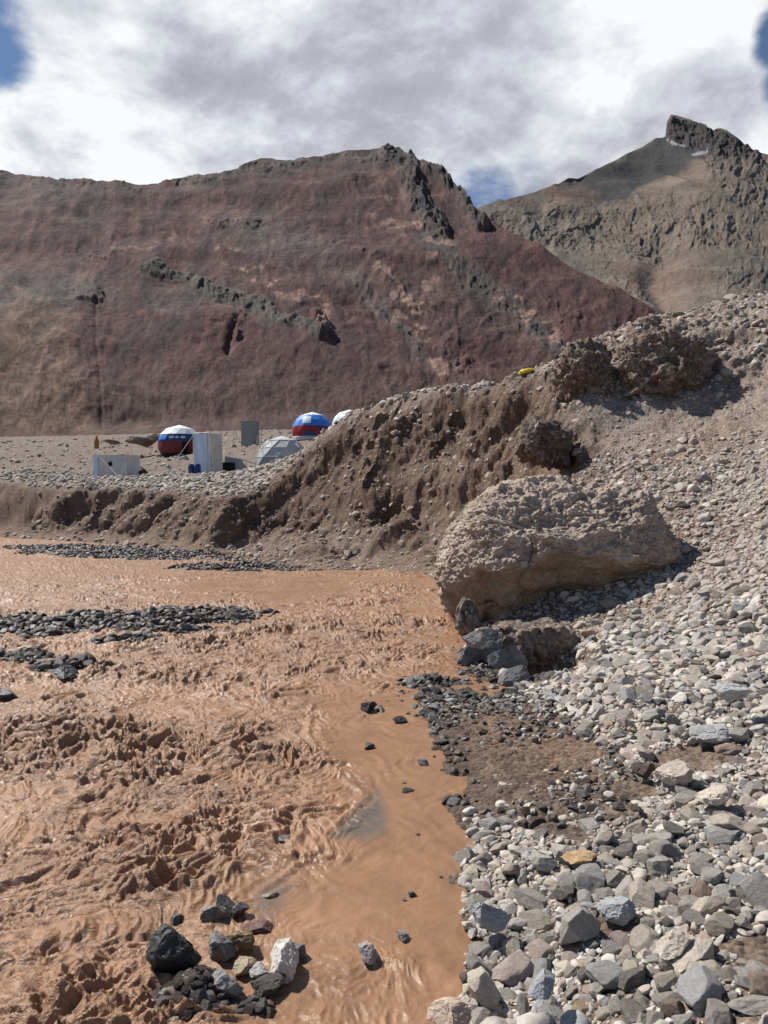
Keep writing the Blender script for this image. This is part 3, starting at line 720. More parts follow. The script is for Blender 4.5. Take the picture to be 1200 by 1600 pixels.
slopebig = isslope * sst(840, 1000, px0) * sst(690, 760, py0)
dens = np.where(isslope, np.clip(dens + .35 * slopebig, 0, 1), dens)
onridge = isslope & (py0 < 540)
rs = np.where(onridge, np.clip(rs * 1.3, .05, .24), rs)
dens = dens * np.where(isnear & (rs > .034), np.interp(rs, [.034, .05, .08, .12], [.8, .29, .105, .07]) * np.where(rs > .05, 1 + .8 * sst(2.5, 8, r0), 1), 1)
dens = dens * np.where(isslope & (rs > .07), np.interp(rs, [.07, .1, .2], [.8, .35, .15]), 1)
dens = dens * np.where(isnear & (rs < .018), .8, 1)
shoreset = isnear & (d0 < .5) & (py0 < 1270)
rs = np.where(shoreset, np.minimum(rs, .07), rs)
dens = np.where(stray, np.where(py0 > 1130, .006, .05) * np.exp(d0 / .3) * (r0 < 13), dens); rs = np.where(stray, np.minimum(rs * 1.3, .06), rs)
ok = (w_ < dens) & (rs >= rmin * .9)
sel = np.where(ok)[0]; sel = sel[np.argsort(-rs[sel])]
classes = [.3, .15, .075, .038, .019, 0]
grids = [dict() for _ in classes]
acc = []
for i in sel:
    r = rs[i]; x, y = P0[i, 0], P0[i, 1]
    ci = next(k for k, c in enumerate(classes) if r > c)
    hit = False
    for k in range(ci + 1):
        cell = (classes[k - 1] if k else .6) * 2
        gx = int(x // cell); gy = int(y // cell); g = grids[k]
        for ax in (gx - 1, gx, gx + 1):
            for ay in (gy - 1, gy, gy + 1):
                for (ox, oy, orr) in g.get((ax, ay), ()):
                    if (ox - x) ** 2 + (oy - y) ** 2 < ((orr + r) * .64) ** 2: hit = True; break
                if hit: break
            if hit: break
        if hit: break
    if hit: continue
    cell = (classes[ci - 1] if ci else .6) * 2
    grids[ci].setdefault((int(x // cell), int(y // cell)), []).append((x, y, r)); acc.append(i)
acc = np.array(acc)
P = P0[acc]; rr_ = rs[acc]; nrm = N0[acc]; n = len(acc); print('STONES', n)
wetk = (isbar[acc] | stray[acc] | ((d0[acc] < .22) & (r0[acc] < 10) & (py0[acc] < 1270)) | ((mudz[acc] > .3) & isnear[acc] & (q.random(n) < .6)) | (isnear[acc] & (py0[acc] < 1200) & (px0[acc] < 830 + 60 * patch[acc]) & (q.random(n) < .75)))
# size aspect, rotation
ax_ = np.stack([np.ones(n), q.uniform(.62, .95, n), q.uniform(.38, .75, n)], 1) * rr_[:, None] * 1.12
yaw = q.uniform(0, 2 * np.pi, n); tx = q.normal(0, .30, n); ty = q.normal(0, .30, n)
tx -= np.clip(nrm[:, 1], -.8, .8) * .8; ty += np.clip(nrm[:, 0], -.8, .8) * .8
def rotm(tx, ty, yaw):
    c, s = np.cos(yaw), np.sin(yaw); o = np.zeros_like(c); l = o + 1
    Rz = np.stack([c, -s, o, s, c, o, o, o, l], -1).reshape(-1, 3, 3)
    c, s = np.cos(tx), np.sin(tx); Rx = np.stack([l, o, o, o, c, -s, o, s, c], -1).reshape(-1, 3, 3)
    c, s = np.cos(ty), np.sin(ty); Ry = np.stack([c, o, s, o, l, o, -s, o, c], -1).reshape(-1, 3, 3)
    return Ry @ Rx @ Rz
ROT = rotm(tx, ty, yaw)
lift = np.select([iscliff[acc], isslope[acc]], [.05, .12], q.uniform(.05, .5, n))
P = P + nrm * (ax_[:, 2] * lift)[:, None]
wz = (P[:, 2] < .02) & isbar[acc]
P[:, 2] = np.where(isbar[acc] | stray[acc], np.maximum(P[:, 2], .006 + ax_[:, 2] * q.uniform(-.45, .2, n)), P[:, 2])
names = list(PAL); wnames = list(WPAL)
prob = np.array([.34, .20, .25, .05, .06, .06, .006, .034]); prob /= prob.sum()
ck = q.choice(len(names), n, p=prob); wk = q.choice(len(wnames), n, p=[.14, .28, .30, .14, .14])
colS = np.array([PAL[k] for k in names])[ck] * q.uniform(.85, 1.25, n)[:, None]
dust = np.select([isnear[acc], isslope[acc], iscliff[acc], isfar[acc], isfar2[acc]], [.20, .5, .9, .45, .5], .3) * q.uniform(.5, 1.5, n); dust = np.where(toe[acc], .8, dust); dust = np.clip(dust, 0, .95)
colS = colS * (1 - dust[:, None]) + (np.array([.34, .28, .23]) * q.uniform(.8, 1.15, n)[:, None]) * dust[:, None]
colW = np.array([WPAL[k] for k in wnames])[wk] * q.uniform(.8, 1.3, n)[:, None]; mu_ = q.uniform(0, .5, n)[:, None]; colW = colW * (1 - mu_) + np.array([.15, .10, .065]) * mu_
cols_ = np.where(wetk[:, None], colW, colS)
sx, sy, sd = proj(P); spx = rr_ * F / np.maximum(sd, .3) * np.sqrt(ax_[:, 2] / (ax_[:, 0] + 1e-9) * .5 + .5)
infr = (sx > 0) & (sx < 1200) & (sy > 0) & (sy < 1600)
# not under the big boulder
score = np.where(infr & ~iscliff[acc], spx, 0)
dryI = np.where(~wetk)[0]; dryI = dryI[np.argsort(-score[dryI])][:292]
wetI = np.where(wetk)[0]; wetI = wetI[np.argsort(-score[wetI])][:170]
indiv = np.zeros(n, bool); indiv[dryI] = True; indiv[wetI] = True
SHAPES = ['angular', 'angular', 'blocky', 'blocky', 'rounded', 'rounded', 'slabby', 'jagged']
PLN = {'angular': (16, .36, .78, .045), 'blocky': (8, .42, .70, .045), 'rounded': (10, .60, .9, .04), 'slabby': (9, .5, .85, .05), 'jagged': (18, .36, .85, .08)}
AXP = {'slabby': (1, .8, .5)}
def protos(sub, fine=0):
    out = []
    for i in range(16):
        sh = SHAPES[i % 8]; p_, a, b, ro = PLN[sh]
        out.append(rock(sub, 100 + i * 7, (1, 1, 1), p_, a, b, ro, 1.9, fine))
    return out
pk = q.integers(0, 16, n)
PR = {2: protos(2), 3: protos(3), 4: protos(4, .012)}
def build_stuff(name, mask, mat):
    Vs, Fs, Cs = [], [], []; off = 0
    lod = np.where(spx > 9, 4, np.where(spx > 4.2, 3, 2))
    lod = np.where(infr, lod, 2)
    for L in (2, 3, 4):
        for p_ in range(16):
            k = np.where(mask & (lod == L) & (pk == p_))[0]
            if not len(k): continue
            V0, F0 = PR[L][p_]
            v = np.einsum('nij,nvj->nvi', ROT[k], V0[None] * ax_[k][:, None, :]) + P[k][:, None, :]
            f = F0[None] + (np.arange(len(k)) * len(V0))[:, None, None] + off
            Vs.append(v.reshape(-1, 3)); Fs.append(f.reshape(-1, 3)); Cs.append(np.repeat(cols_[k], len(V0), 0)); off += len(k) * len(V0)
    V = np.concatenate(Vs); Fc = np.concatenate(Fs)
    return tag(link(name, mesh_np(name, V, Fc, mat, np.concatenate(Cs), smooth=True, sharp=38)), kind='stuff')
gv = build_stuff('gravel', ~indiv & ~wetk, M_stones)
tag(gv, 'grey and cream gravel and small stones strewn over the bank', 'gravel')
wg = build_stuff('wet_gravel', ~indiv & wetk, M_wets)
tag(wg, 'dark wet gravel in the river bars and on the mud flat', 'gravel')
HI = []
for i in range(16):
    sh = SHAPES[i % 8]; p_, a, b, ro = PLN[sh]
    V0, F0 = rock(5, 100 + i * 7, (1, 1, 1), p_, a, b, ro, 1.9, .014)
    HI.append((mesh_np('stone_dry', V0, F0, M_stone, smooth=True, sharp=40), mesh_np('stone_wet', V0, F0, M_wet, smooth=True, sharp=40)))
DESC = []       # labels are made once all stones are known
def place_stone(i, wet):
    o = link('wet_stone' if wet else 'stone', HI[pk[i]][1 if wet else 0])
    o.location = P[i]; o.scale = ax_[i]; o.rotation_euler = Matrix(ROT[i].tolist()).to_euler()
    o.color = tuple(cols_[i]) + (1,)
    return o
def where_dry(i):
    x, y = sx[i], sy[i]
    if sd[i] > 14 and y < 545: return 'on top of the ridge at right'
    if sd[i] > 26: return 'on the far gravel terrace'
    if y < 700: return 'on the bare slope under the right ridge'
    if y < 960: return 'on the slope right of the big boulder' if x > 1000 else 'just behind the big boulder'
    if y < 1130: return 'on the right slope below the big boulder' if x < 1050 else 'at the right edge of the rubble slope'
    if y < 1290: return 'beside the brown mud puddle at right' if x > 950 else 'on the dark mud flat'
    if x < 800: return 'along the edge of the muddy water' if y < 1450 else 'in the bottom corner beside the muddy water'
    if y < 1440: return 'in the middle of the cobble bank' if x < 1000 else 'at the right of the cobble bank'
    return 'in the front of the cobble bank' if x < 1000 else 'in the bottom right corner'
def where_wet(i):
    x, y = sx[i], sy[i]
    if y < 915: return 'in the gravel bar under the far bank'
    if y < 1075 and x < 500: return ('at the left end of the midstream bar' if x < 150 else 'in the middle of the midstream bar' if x < 300 else 'at the right tip of the midstream bar')
    if x < 500: return 'among the river rocks'
    if y < 1130: return 'on the dark spit by the slabs'
    if y < 1220: return 'at the water edge of the mud flat'
    return 'where the mud flat meets the cobbles'
def sizew(r, ranks):
    return 'large' if r > ranks[1] else 'medium' if r > ranks[0] else 'small'
rec = []
for ids, wet in ((dryI, False), (wetI, True)):
    ranks = np.quantile(rr_[ids], [.4, .8])
    for i in ids:
        o = place_stone(i, wet)
        cn = (wnames[wk[i]] if wet else names[ck[i]]); shp = SHAPES[pk[i] % 8]
        wh = where_wet(i) if wet else where_dry(i)
        base = f"{sizew(rr_[i], ranks)} {cn} {shp} stone"
        rec.append((base, wh, sx[i], sy[i], o, wet))
def ordinal(k, m):
    W_ = ['', 'second', 'third', 'fourth', 'fifth', 'sixth', 'seventh', 'eighth', 'ninth', 'tenth', 'eleventh', 'twelfth']
    if k == 0: return 'leftmost'
    if k == m - 1: return 'rightmost'
    if k * 2 == m - 1: return 'middle one'
    if k <= m // 2: return W_[min(k, 11)] + ' from left'
    return W_[min(m - 1 - k, 11)] + ' from right'
bykey = {}
for t in rec: bykey.setdefault((t[0], t[1]), []).append(t)
for (base, wh), L in bykey.items():
    L.sort(key=lambda t: t[2])
    for k, t in enumerate(L):
        lab = f"{base} {wh}" if len(L) == 1 else f"{base} {wh}, {ordinal(k, len(L))}"
        tag(t[4], lab, 'stone', 'wet dark stones in the river bars' if t[5] else 'loose cobbles on the right bank')

# ------------------------------------------------------------------ the big boulder and lumps
def gpos(x, y):
    """point on the ground mesh nearest to (x, y)"""
    r = math.hypot(x, y); a = math.atan2(x, y)
    k = np.argmin((Rg - r) ** 2 + (r * (np.arctan2(Pg[:, 0], Pg[:, 1]) - a)) ** 2)
    return Pg[k]
def boulder():
    V, Fc = ico(8); V = V.copy()
    V = np.sign(V) * np.abs(V) ** .86; V /= np.linalg.norm(V, axis=1)[:, None] ** .55
    V *= (1 + .07 * fbm3(V[:, 0] * 1.1 + 4, V[:, 1] * 1.1, V[:, 2] * 1.1, 3))[:, None]
    wob = .10 * fbm3(V[:, 0] * 2.3 + 8, V[:, 1] * 2.3, V[:, 2] * 2.3, 3)
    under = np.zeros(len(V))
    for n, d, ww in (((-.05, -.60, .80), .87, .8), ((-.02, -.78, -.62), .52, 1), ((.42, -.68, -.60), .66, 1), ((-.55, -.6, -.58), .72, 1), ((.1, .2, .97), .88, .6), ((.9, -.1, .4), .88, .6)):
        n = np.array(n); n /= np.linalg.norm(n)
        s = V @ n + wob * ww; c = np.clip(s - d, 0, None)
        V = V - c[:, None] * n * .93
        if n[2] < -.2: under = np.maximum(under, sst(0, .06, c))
    V = V * np.array([2.24, 1.9, 1.84])
    n0 = V / np.linalg.norm(V, axis=1)[:, None]
    x, y, z = V.T
    wv_ = .3 * fbm3(x * 1.5, y * 1.5, z * 1.5, 2)
    knob = .06 * fbm3(x * 1.1, y * 1.1, z * 1.5, 2, .5, 2) + .038 * chunks3(x * 1.8 + wv_, y * 1.8 - wv_, z * 3.4, .9) + .034 * chunks3(x * 6 + wv_, y * 6, z * 8, .9, 11) + .022 * chunks3(x * 14 + wv_, y * 14, z * 16, .9, 3) + .03 * fbm3(x * 7, y * 7, z * 9, 5, .72, 5)
    crk = np.exp(-(noise3(x * .9 + 2 + wv_ * .5, y * .9, z * 1.2 + wv_) / .022) ** 2); knob -= .06 * crk
    smooth_ = .05 * fbm3(x * 1.3, y * 1.3, z * 1.3, 3) + .02 * fbm3(x * 6, y * 6, z * 3, 4, .65) + .03 * noise3(x * 1.2 + 5, y * 1.2, z * 4.5) + .035 * chunks3(x * 1.6 + wv_, y * 1.6, z * 2.2, .5, 3) - .04 * crk
    V = V + n0 * (knob * (1 - under) + smooth_ * under)[:, None]
    nz = fbm3(x * 1.4, y * 1.4, z * 1.4, 4)
    c = np.tile(np.array([.36, .29, .235]), (len(V), 1)) * (1 + .14 * nz + .12 * fbm3(x * 8, y * 8, z * 8, 3))[:, None]
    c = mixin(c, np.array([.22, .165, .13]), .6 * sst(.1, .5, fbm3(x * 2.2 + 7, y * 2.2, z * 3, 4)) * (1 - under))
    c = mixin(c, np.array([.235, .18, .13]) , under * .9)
    c = mixin(c, np.array([.13, .11, .095]), crk * .5)
    c = mixin(c, np.array([.40, .335, .275]), .5 * sst(.3, .7, fbm3(x * 3.2, y * 3.2, z * 3.2, 3)) * (1 - under))
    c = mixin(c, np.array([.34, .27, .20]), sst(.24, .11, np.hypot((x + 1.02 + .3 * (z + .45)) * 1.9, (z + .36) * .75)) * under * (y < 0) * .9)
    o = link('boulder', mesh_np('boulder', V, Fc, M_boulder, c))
    o.location = (3.26, 13.90, .90); o.rotation_euler = (0, R(-2), R(3))
    return tag(o, 'huge rounded tan boulder with a shaded undercut face, beside the cliff', 'boulder')
boulder()
def lump(name, px, py, Y, axes, seed, label, cat, rot=0, amp=.17, col=(.165, .125, .10), dz=0, sub=6, planes=7, group=None):
    V, Fc = rock(sub, seed, (1, 1, 1), planes, .55, .85, .08, 1.6)
    V = V * np.array(axes); n0 = V / np.linalg.norm(V, axis=1)[:, None]; x, y, z = V.T
    V = V + n0 * (amp * .7 * fbm3(x * 1.6 + seed, y * 1.6, z * 1.6, 3, .5) + amp * .8 * (.75 * chunks3(x * 4, y * 4 + seed % 7, z * 4, .9) + .35 * chunks3(x * 10, y * 10, z * 10, .9, 5)))[:, None]
    c = np.tile(np.array(col), (len(V), 1)) * (1 + .3 * fbm3(x * 4, y * 4, z * 4, 3))[:, None]
    c = mixin(c, np.array([.30, .27, .235]), .7 * sst(.35, .6, noise3(x * 7 + 3, y * 7, z * 7)))
    o = link(name, mesh_np(name, V, Fc, M_conglo, np.clip(c, .02, .6))); o.location = pt(px, py, Y); o.location.z += dz; o.rotation_euler.z = rot
    return tag(o, label, cat, group)
G_ = 'lumps of cemented rubble standing out of the bank'
lump('rubble_lump', 1050, 582, 19.3, (1.35, 1.0, 1.05), 3, 'largest lump of cemented rubble below the right ridge, casting a shadow', 'rubble lump', amp=.22, group=G_)
lump('rubble_lump', 915, 592, 20.0, (.75, .9, .95), 8, 'tall cemented rubble lump left of the largest one below the ridge', 'rubble lump', amp=.2, group=G_)
lump('rubble_lump', 853, 692, 18.2, (.62, .7, .62), 14, 'small dark overhanging rubble lump directly above the big boulder', 'rubble lump', amp=.16, group=G_, col=(.13, .10, .085))
lump('rubble_lump', 828, 1000, 10.9, (.66, .5, .29), 19, 'flat crumbly rubble lump wedged under the front of the big boulder', 'rubble lump', amp=.09, group=G_, col=(.19, .15, .12))
lump('rubble_lump', 726, 968, 12.4, (.17, .2, .36), 23, 'narrow grey rubble lump at the water under the left of the boulder', 'rubble lump', amp=.05, group=G_, col=(.15, .13, .115))

def single(name, px, pybase, wpx, z0, hratio, seed, col, label, cat, wet=False, planes=13, dep=.8, tilt=(0, 0, 0), dmin=.42, dmax=.80, sink=.25, group=None, Y=None, rough=.06):
    b = gz(px, pybase, z0) if Y is None else pt(px, pybase, Y)
    w = wpx / F * b[1] / 2
    V, Fc = rock(6, seed, (1, 1, 1), planes, dmin, dmax, rough, 1.9, .02)
    nv = V / np.linalg.norm(V, axis=1)[:, None]; V = V + nv * (.05 * chunks3(V[:, 0] * 2.3 + seed % 9, V[:, 1] * 2.3, V[:, 2] * 2.3, .8) + .02 * chunks3(V[:, 0] * 6, V[:, 1] * 6 + seed % 5, V[:, 2] * 6, .8))[:, None]
    V = V * np.array([w, w * dep, w * hratio])
    o = link(name, mesh_np(name, V, Fc, M_wet if wet else M_stone, smooth=True, sharp=45))
    o.location = (b[0], b[1] + w * dep * .55, b[2] + w * hratio * (1 - sink)); o.rotation_euler = tuple(R(t) for t in tilt)
    o.color = tuple(col) + (1,)
    return tag(o, label, cat, group)
GS = 'angular slabs at the foot of the boulder'
for px, py, w, hr, seed, c, lab, dep, tl in (
    (738, 1040, 42, 1.0, 31, (.13, .13, .13), 'leftmost grey slab at the boulder foot, standing in the water', .7, (0, 12, 20)),
    (765, 1036, 50, 1.25, 32, (.16, .16, .158), 'tall pointed grey slab in the middle of the group below the boulder', .5, (-14, 8, 10)),
    (795, 1052, 62, .8, 33, (.15, .15, .15), 'leaning grey slab at the right of the slab group', .6, (-10, 28, -15)),
    (806, 1070, 60, .45, 34, (.14, .14, .138), 'low flat grey slab in front of the dark hollow', .6, (8, -14, 25)),
    (742, 1010, 40, .7, 35, (.27, .26, .245), 'pale grey slab lying on top of the slab group', .7, (10, 8, 0))):
    single('rock_slab', px, py, w, .0 if py > 1020 else .32, hr, seed, c, lab, 'rock slab', planes=6, dep=dep, tilt=tl, group=GS, dmin=.42, dmax=.66, sink=.3, rough=.03)
GR = 'rocks standing in the shallow river in front'
for px, py, w, hr, seed, c, lab, wet, dep, z0, sk in (
    (264, 1534, 88, .98, 43, (.035, .037, .036), 'biggest black wet rock at the left of the cluster in the river', True, .85, .0, .2),
    (445, 1532, 66, .90, 42, (.48, .45, .40), 'whitest rock of the river cluster, at its right side', False, .75, .0, .25),
    (465, 1500, 30, .9, 52, (.16, .155, .15), 'dark grey rock touching the back of the white river rock', False, .8, .0, .25),
    (350, 1563, 56, .80, 43, (.26, .252, .245), 'grey rock with a pale top at the front of the river cluster', False, .75, .0, .2),
    (420, 1560, 62, .55, 44, (.085, .075, .07), 'dark smooth rock in front of the white river rock', False, .8, .0, .3),
    (404, 1534, 36, .70, 45, (.36, .355, .35), 'small pale grey rock squeezed left of the white river rock', False, .75, .02, .2),
    (382, 1524, 44, .55, 46, (.33, .27, .19), 'cream pitted rock between the pale topped grey and white river rocks', False, .8, .0, .2),
    (345, 1500, 52, .75, 47, (.17, .163, .155), 'jagged grey rock in the middle of the river cluster', True, .8, .0, .2),
    (378, 1482, 46, .62, 48, (.16, .11, .055), 'yellow brown rock in the middle of the river cluster', True, .8, .03, .25),
    (400, 1462, 50, .45, 49, (.125, .07, .06), 'reddish brown smooth rock awash behind the river cluster', True, .75, -.01, .4),
    (334, 1448, 46, .75, 50, (.16, .15, .12), 'grey green rock at the back of the river cluster', True, .8, .0, .2),
    (352, 1432, 42, .6, 53, (.06, .06, .06), 'dark rock between two others at the back of the river cluster', True, .8, .02, .2),
    (374, 1436, 32, .8, 54, (.10, .09, .085), 'rounded grey brown rock at the right back of the river cluster', True, .8, .01, .2),
    (274, 1446, 30, .55, 51, (.08, .078, .075), 'small dark rock alone behind the big black rock', True, .8, .0, .35),
    (575, 1507, 46, .72, 61, (.28, .27, .26), 'grey angular rock standing alone in smooth brown water', False, .8, .0, .2),
    (629, 1470, 24, .6, 62, (.20, .20, .20), 'small two-toned stone by itself right of the lone grey rock', False, .8, .0, .25),
    (436, 1318, 36, .32, 63, (.16, .155, .15), 'flat grey stone awash in mid river above the rock cluster', True, .6, .0, .4),
    (424, 1404, 32, .3, 64, (.24, .22, .19), 'thin pale stone awash in the grey shallow', True, .5, .0, .4),
    (573, 1112, 32, .55, 65, (.045, .045, .046), 'black stone standing alone in the water left of the spit', True, .8, .0, .25),
    (576, 1170, 26, .35, 66, (.06, .058, .055), 'low black stone awash below the lone black stone', True, .7, .0, .35),
    (662, 1196, 22, .4, 67, (.12, .12, .12), 'small grey stone just off the mud flat shore', True, .8, .0, .3),
    (645, 1402, 16, .5, 68, (.06, .06, .06), 'tiny dark pebble near the cobble shore in smooth water', True, .8, .0, .3),
    (702, 1258, 26, .65, 69, (.05, .05, .05), 'black stone in the water where the cobbles begin', True, .8, .0, .25),
    (628, 1130, 28, .4, 70, (.05, .048, .046), 'flat black stone in the water beside the spit', True, .8, .0, .3),
    (100, 1064, 62, .42, 71, (.04, .042, .044), 'long black rock at the front of the midstream bar', True, .6, .0, .25),
    (216, 1046, 32, .4, 72, (.05, .05, .052), 'black rock by itself in front of the midstream bar', True, .7, .0, .3),
    (10, 1096, 40, .5, 73, (.06, .062, .064), 'dark rock cut by the left edge of the photo', True, .7, .0, .3)):
    single('river_rock', px, py, w, z0, hr, seed, c, lab, 'rock', wet, dep=dep, sink=sk, group=GR, tilt=(seed * 29 % 30 - 15, seed * 17 % 30 - 15, seed * 37 % 360))
# special stones on the bank
GB = 'notable stones on the right bank'
for px, py, w, hr, seed, c, lab, z0 in (
    (1148, 1092, 66, .45, 81, (.36, .36, .355), 'flat oval grey stone stacked near the right edge above the puddle', .55),
    (702, 1606, 74, .5, 82, (.47, .37, .29), 'cream pink slab cut by the bottom edge beside the water', .06),
    (770, 1450, 64, .75, 83, (.27, .275, .28), 'large blue grey block at the water edge of the cobble bank', .12),
    (965, 1440, 60, .6, 84, (.30, .31, .315), 'blue grey wedge stone on a mud hollow in the cobble bank', .2),
    (905, 1350, 56, .3, 85, (.37, .25, .14), 'flat orange stone in the middle of the cobble bank', .2),
    (1060, 1490, 70, .55, 86, (.44, .40, .33), 'large cream stone with a dusty face at the right front', .3),
    (850, 1560, 60, .6, 87, (.25, .265, .275), 'dark blue grey slanted stone in the bottom row of cobbles', .18),
    (1130, 1262, 70, .5, 88, (.46, .40, .33), 'large cream wedge stone below the mud puddle', .35),
    (1060, 1222, 60, .5, 89, (.42, .36, .30), 'tan pointed stone left below the mud puddle', .3),
    (1010, 1216, 40, .6, 90, (.09, .06, .05), 'dark reddish brown stone left of the mud puddle', .25),
    (1120, 1160, 70, .35, 91, (.33, .33, .32), 'grey flat slab just behind the mud puddle', .3)):
    single('stone', px, py, w, z0, hr, seed, c, lab, 'stone', dep=.7, sink=.3, tilt=(6, -5, seed * 53 % 60 - 30), group=GB)

# ------------------------------------------------------------------ the camp on the terrace
def thing(name, label, cat, loc, rotz=0, group=None):
    o = bpy.data.objects.new(name, None); C.objects.link(o); o.empty_display_size = .5
    o.location = tuple(loc); o.rotation_euler.z = rotz
    return tag(o, label, cat, group)
class MB:
    def __init__(s): s.v = []; s.f = []
    def add(s, V, Fs):
        k = len(s.v); s.v += [tuple(map(float, v)) for v in V]; s.f += [tuple(i + k for i in f) for f in Fs]
    def box(s, c, d, rz=0, taper=1.):
        V = []
        for z in (-1, 1):
            t = taper if z > 0 else 1
            for x, y in ((-1, -1), (1, -1), (1, 1), (-1, 1)):
                X_, Y_ = x * d[0] / 2 * t, y * d[1] / 2 * t
                V.append((c[0] + X_ * math.cos(rz) - Y_ * math.sin(rz), c[1] + X_ * math.sin(rz) + Y_ * math.cos(rz), c[2] + z * d[2] / 2))
        s.add(V, [(0, 3, 2, 1), (4, 5, 6, 7), (0, 1, 5, 4), (1, 2, 6, 5), (2, 3, 7, 6), (3, 0, 4, 7)])
    def tube(s, pts, r, n=6):
        pts = [Vector(p) for p in pts]; V = []; Fs = []
        for i, p in enumerate(pts):
            d = (pts[min(i + 1, len(pts) - 1)] - pts[max(i - 1, 0)]).normalized()
            a = d.cross(Vector((0, 0, 1)) if abs(d.z) < .9 else Vector((1, 0, 0))).normalized(); b = d.cross(a)
            for k in range(n):
                t = 2 * math.pi * k / n; V.append(p + a * (r * math.cos(t)) + b * (r * math.sin(t)))
        for i in range(len(pts) - 1):
            for k in range(n): Fs.append((i * n + k, i * n + (k + 1) % n, (i + 1) * n + (k + 1) % n, (i + 1) * n + k))
        Fs.append(tuple(range(n))[::-1]); Fs.append(tuple((len(pts) - 1) * n + k for k in range(n)))
        s.add(V, Fs)
    def lathe(s, prof, n=24, c=(0, 0, 0)):
        V = []; Fs = []
        for (r, z) in prof:
            for k in range(n):
                t = 2 * math.pi * k / n; V.append((c[0] + r * math.cos(t), c[1] + r * math.sin(t), c[2] + z))
        for i in range(len(prof) - 1):
            for k in range(n): Fs.append((i * n + k, i * n + (k + 1) % n, (i + 1) * n + (k + 1) % n, (i + 1) * n + k))
        Fs.append(tuple((len(prof) - 1) * n + k for k in range(n))); Fs.append(tuple(range(n))[::-1])
        s.add(V, Fs)
    def build(s, name, mat, parent=None, smooth=False):
        me = bpy.data.meshes.new(name); me.from_pydata(s.v, [], s.f); me.update()
        if smooth: me.polygons.foreach_set('use_smooth', [True] * len(me.polygons)); me.set_sharp_from_angle(angle=R(40))
        me.materials.append(mat); return link(name, me, parent)
M_white = plain('white_canvas', (.78, .79, .80), .6, .3, .06, 3)
M_pale = plain('pale_canvas', (.47, .475, .46), .7, .2, .12, 1.5)
M_beige = plain('faded_canvas', (.58, .56, .51), .8, .2, .15, 1.2)
M_blue = plain('blue_canvas', (.035, .20, .62), .55, .3, .12, 3)
M_navy = plain('navy_canvas', (.03, .055, .16), .55, .3, .15, 3)
M_red = plain('red_canvas', (.30, .022, .032), .55, .3, .15, 3)
M_dred = plain('dark_red_canvas', (.17, .03, .032), .6, .3, .15, 3)
M_black = plain('dark_opening_or_shade', (.012, .012, .014), .8, .2, .2, 4)
M_greyc = plain('grey_canvas', (.30, .31, .315), .7, .25, .12, 2)
M_lblue = plain('light_blue_sheet', (.58, .68, .76), .55, .35, .12, 2.2)
M_rope = plain('pale_rope', (.55, .53, .48), .8, .2, .1, 5)
M_pole = plain('grey_tube', (.35, .35, .34), .5, .4, .1, 5)
M_metal = plain('zinc_sheet', (.25, .255, .25), .55, .4, .2, 2)
M_barrel = plain('blue_plastic', (.015, .035, .16), .4, .4, .1, 6)
M_ochre = plain('ochre_paint', (.30, .19, .05), .7, .3, .2, 4)
M_yellow = plain('yellow_tarp', (.80, .62, .05), .6, .3, .12, 5)
M_sign = plain('faint_lettering', (.62, .66, .74), .6, .2, .2, 8)
def at_ground(px, py, Y):
    p = pt(px, py, Y); g = gpos(p[0], p[1]); return np.array([p[0], p[1], max(g[2], p[2]) if abs(g[2] - p[2]) < 1.5 else p[2]])
def dome_pts(R_, H, rbase, n, levels):
    """rings of a geodesic dome: (height fraction, radius), every second ring turned half a panel"""
    out = []
    zc = (H * H - R_ * R_ + 0) / (2 * H) if H < R_ else H - R_
    for j, f in enumerate(levels):
        z = H * f
        t = (z - zc) / (H - zc); r = R_ * math.sqrt(max(1 - t * t, 0))
        out.append([(r * math.cos(2 * math.pi * (k + .5 * (j % 2)) / n), r * math.sin(2 * math.pi * (k + .5 * (j % 2)) / n), z) for k in range(n)])
    return out
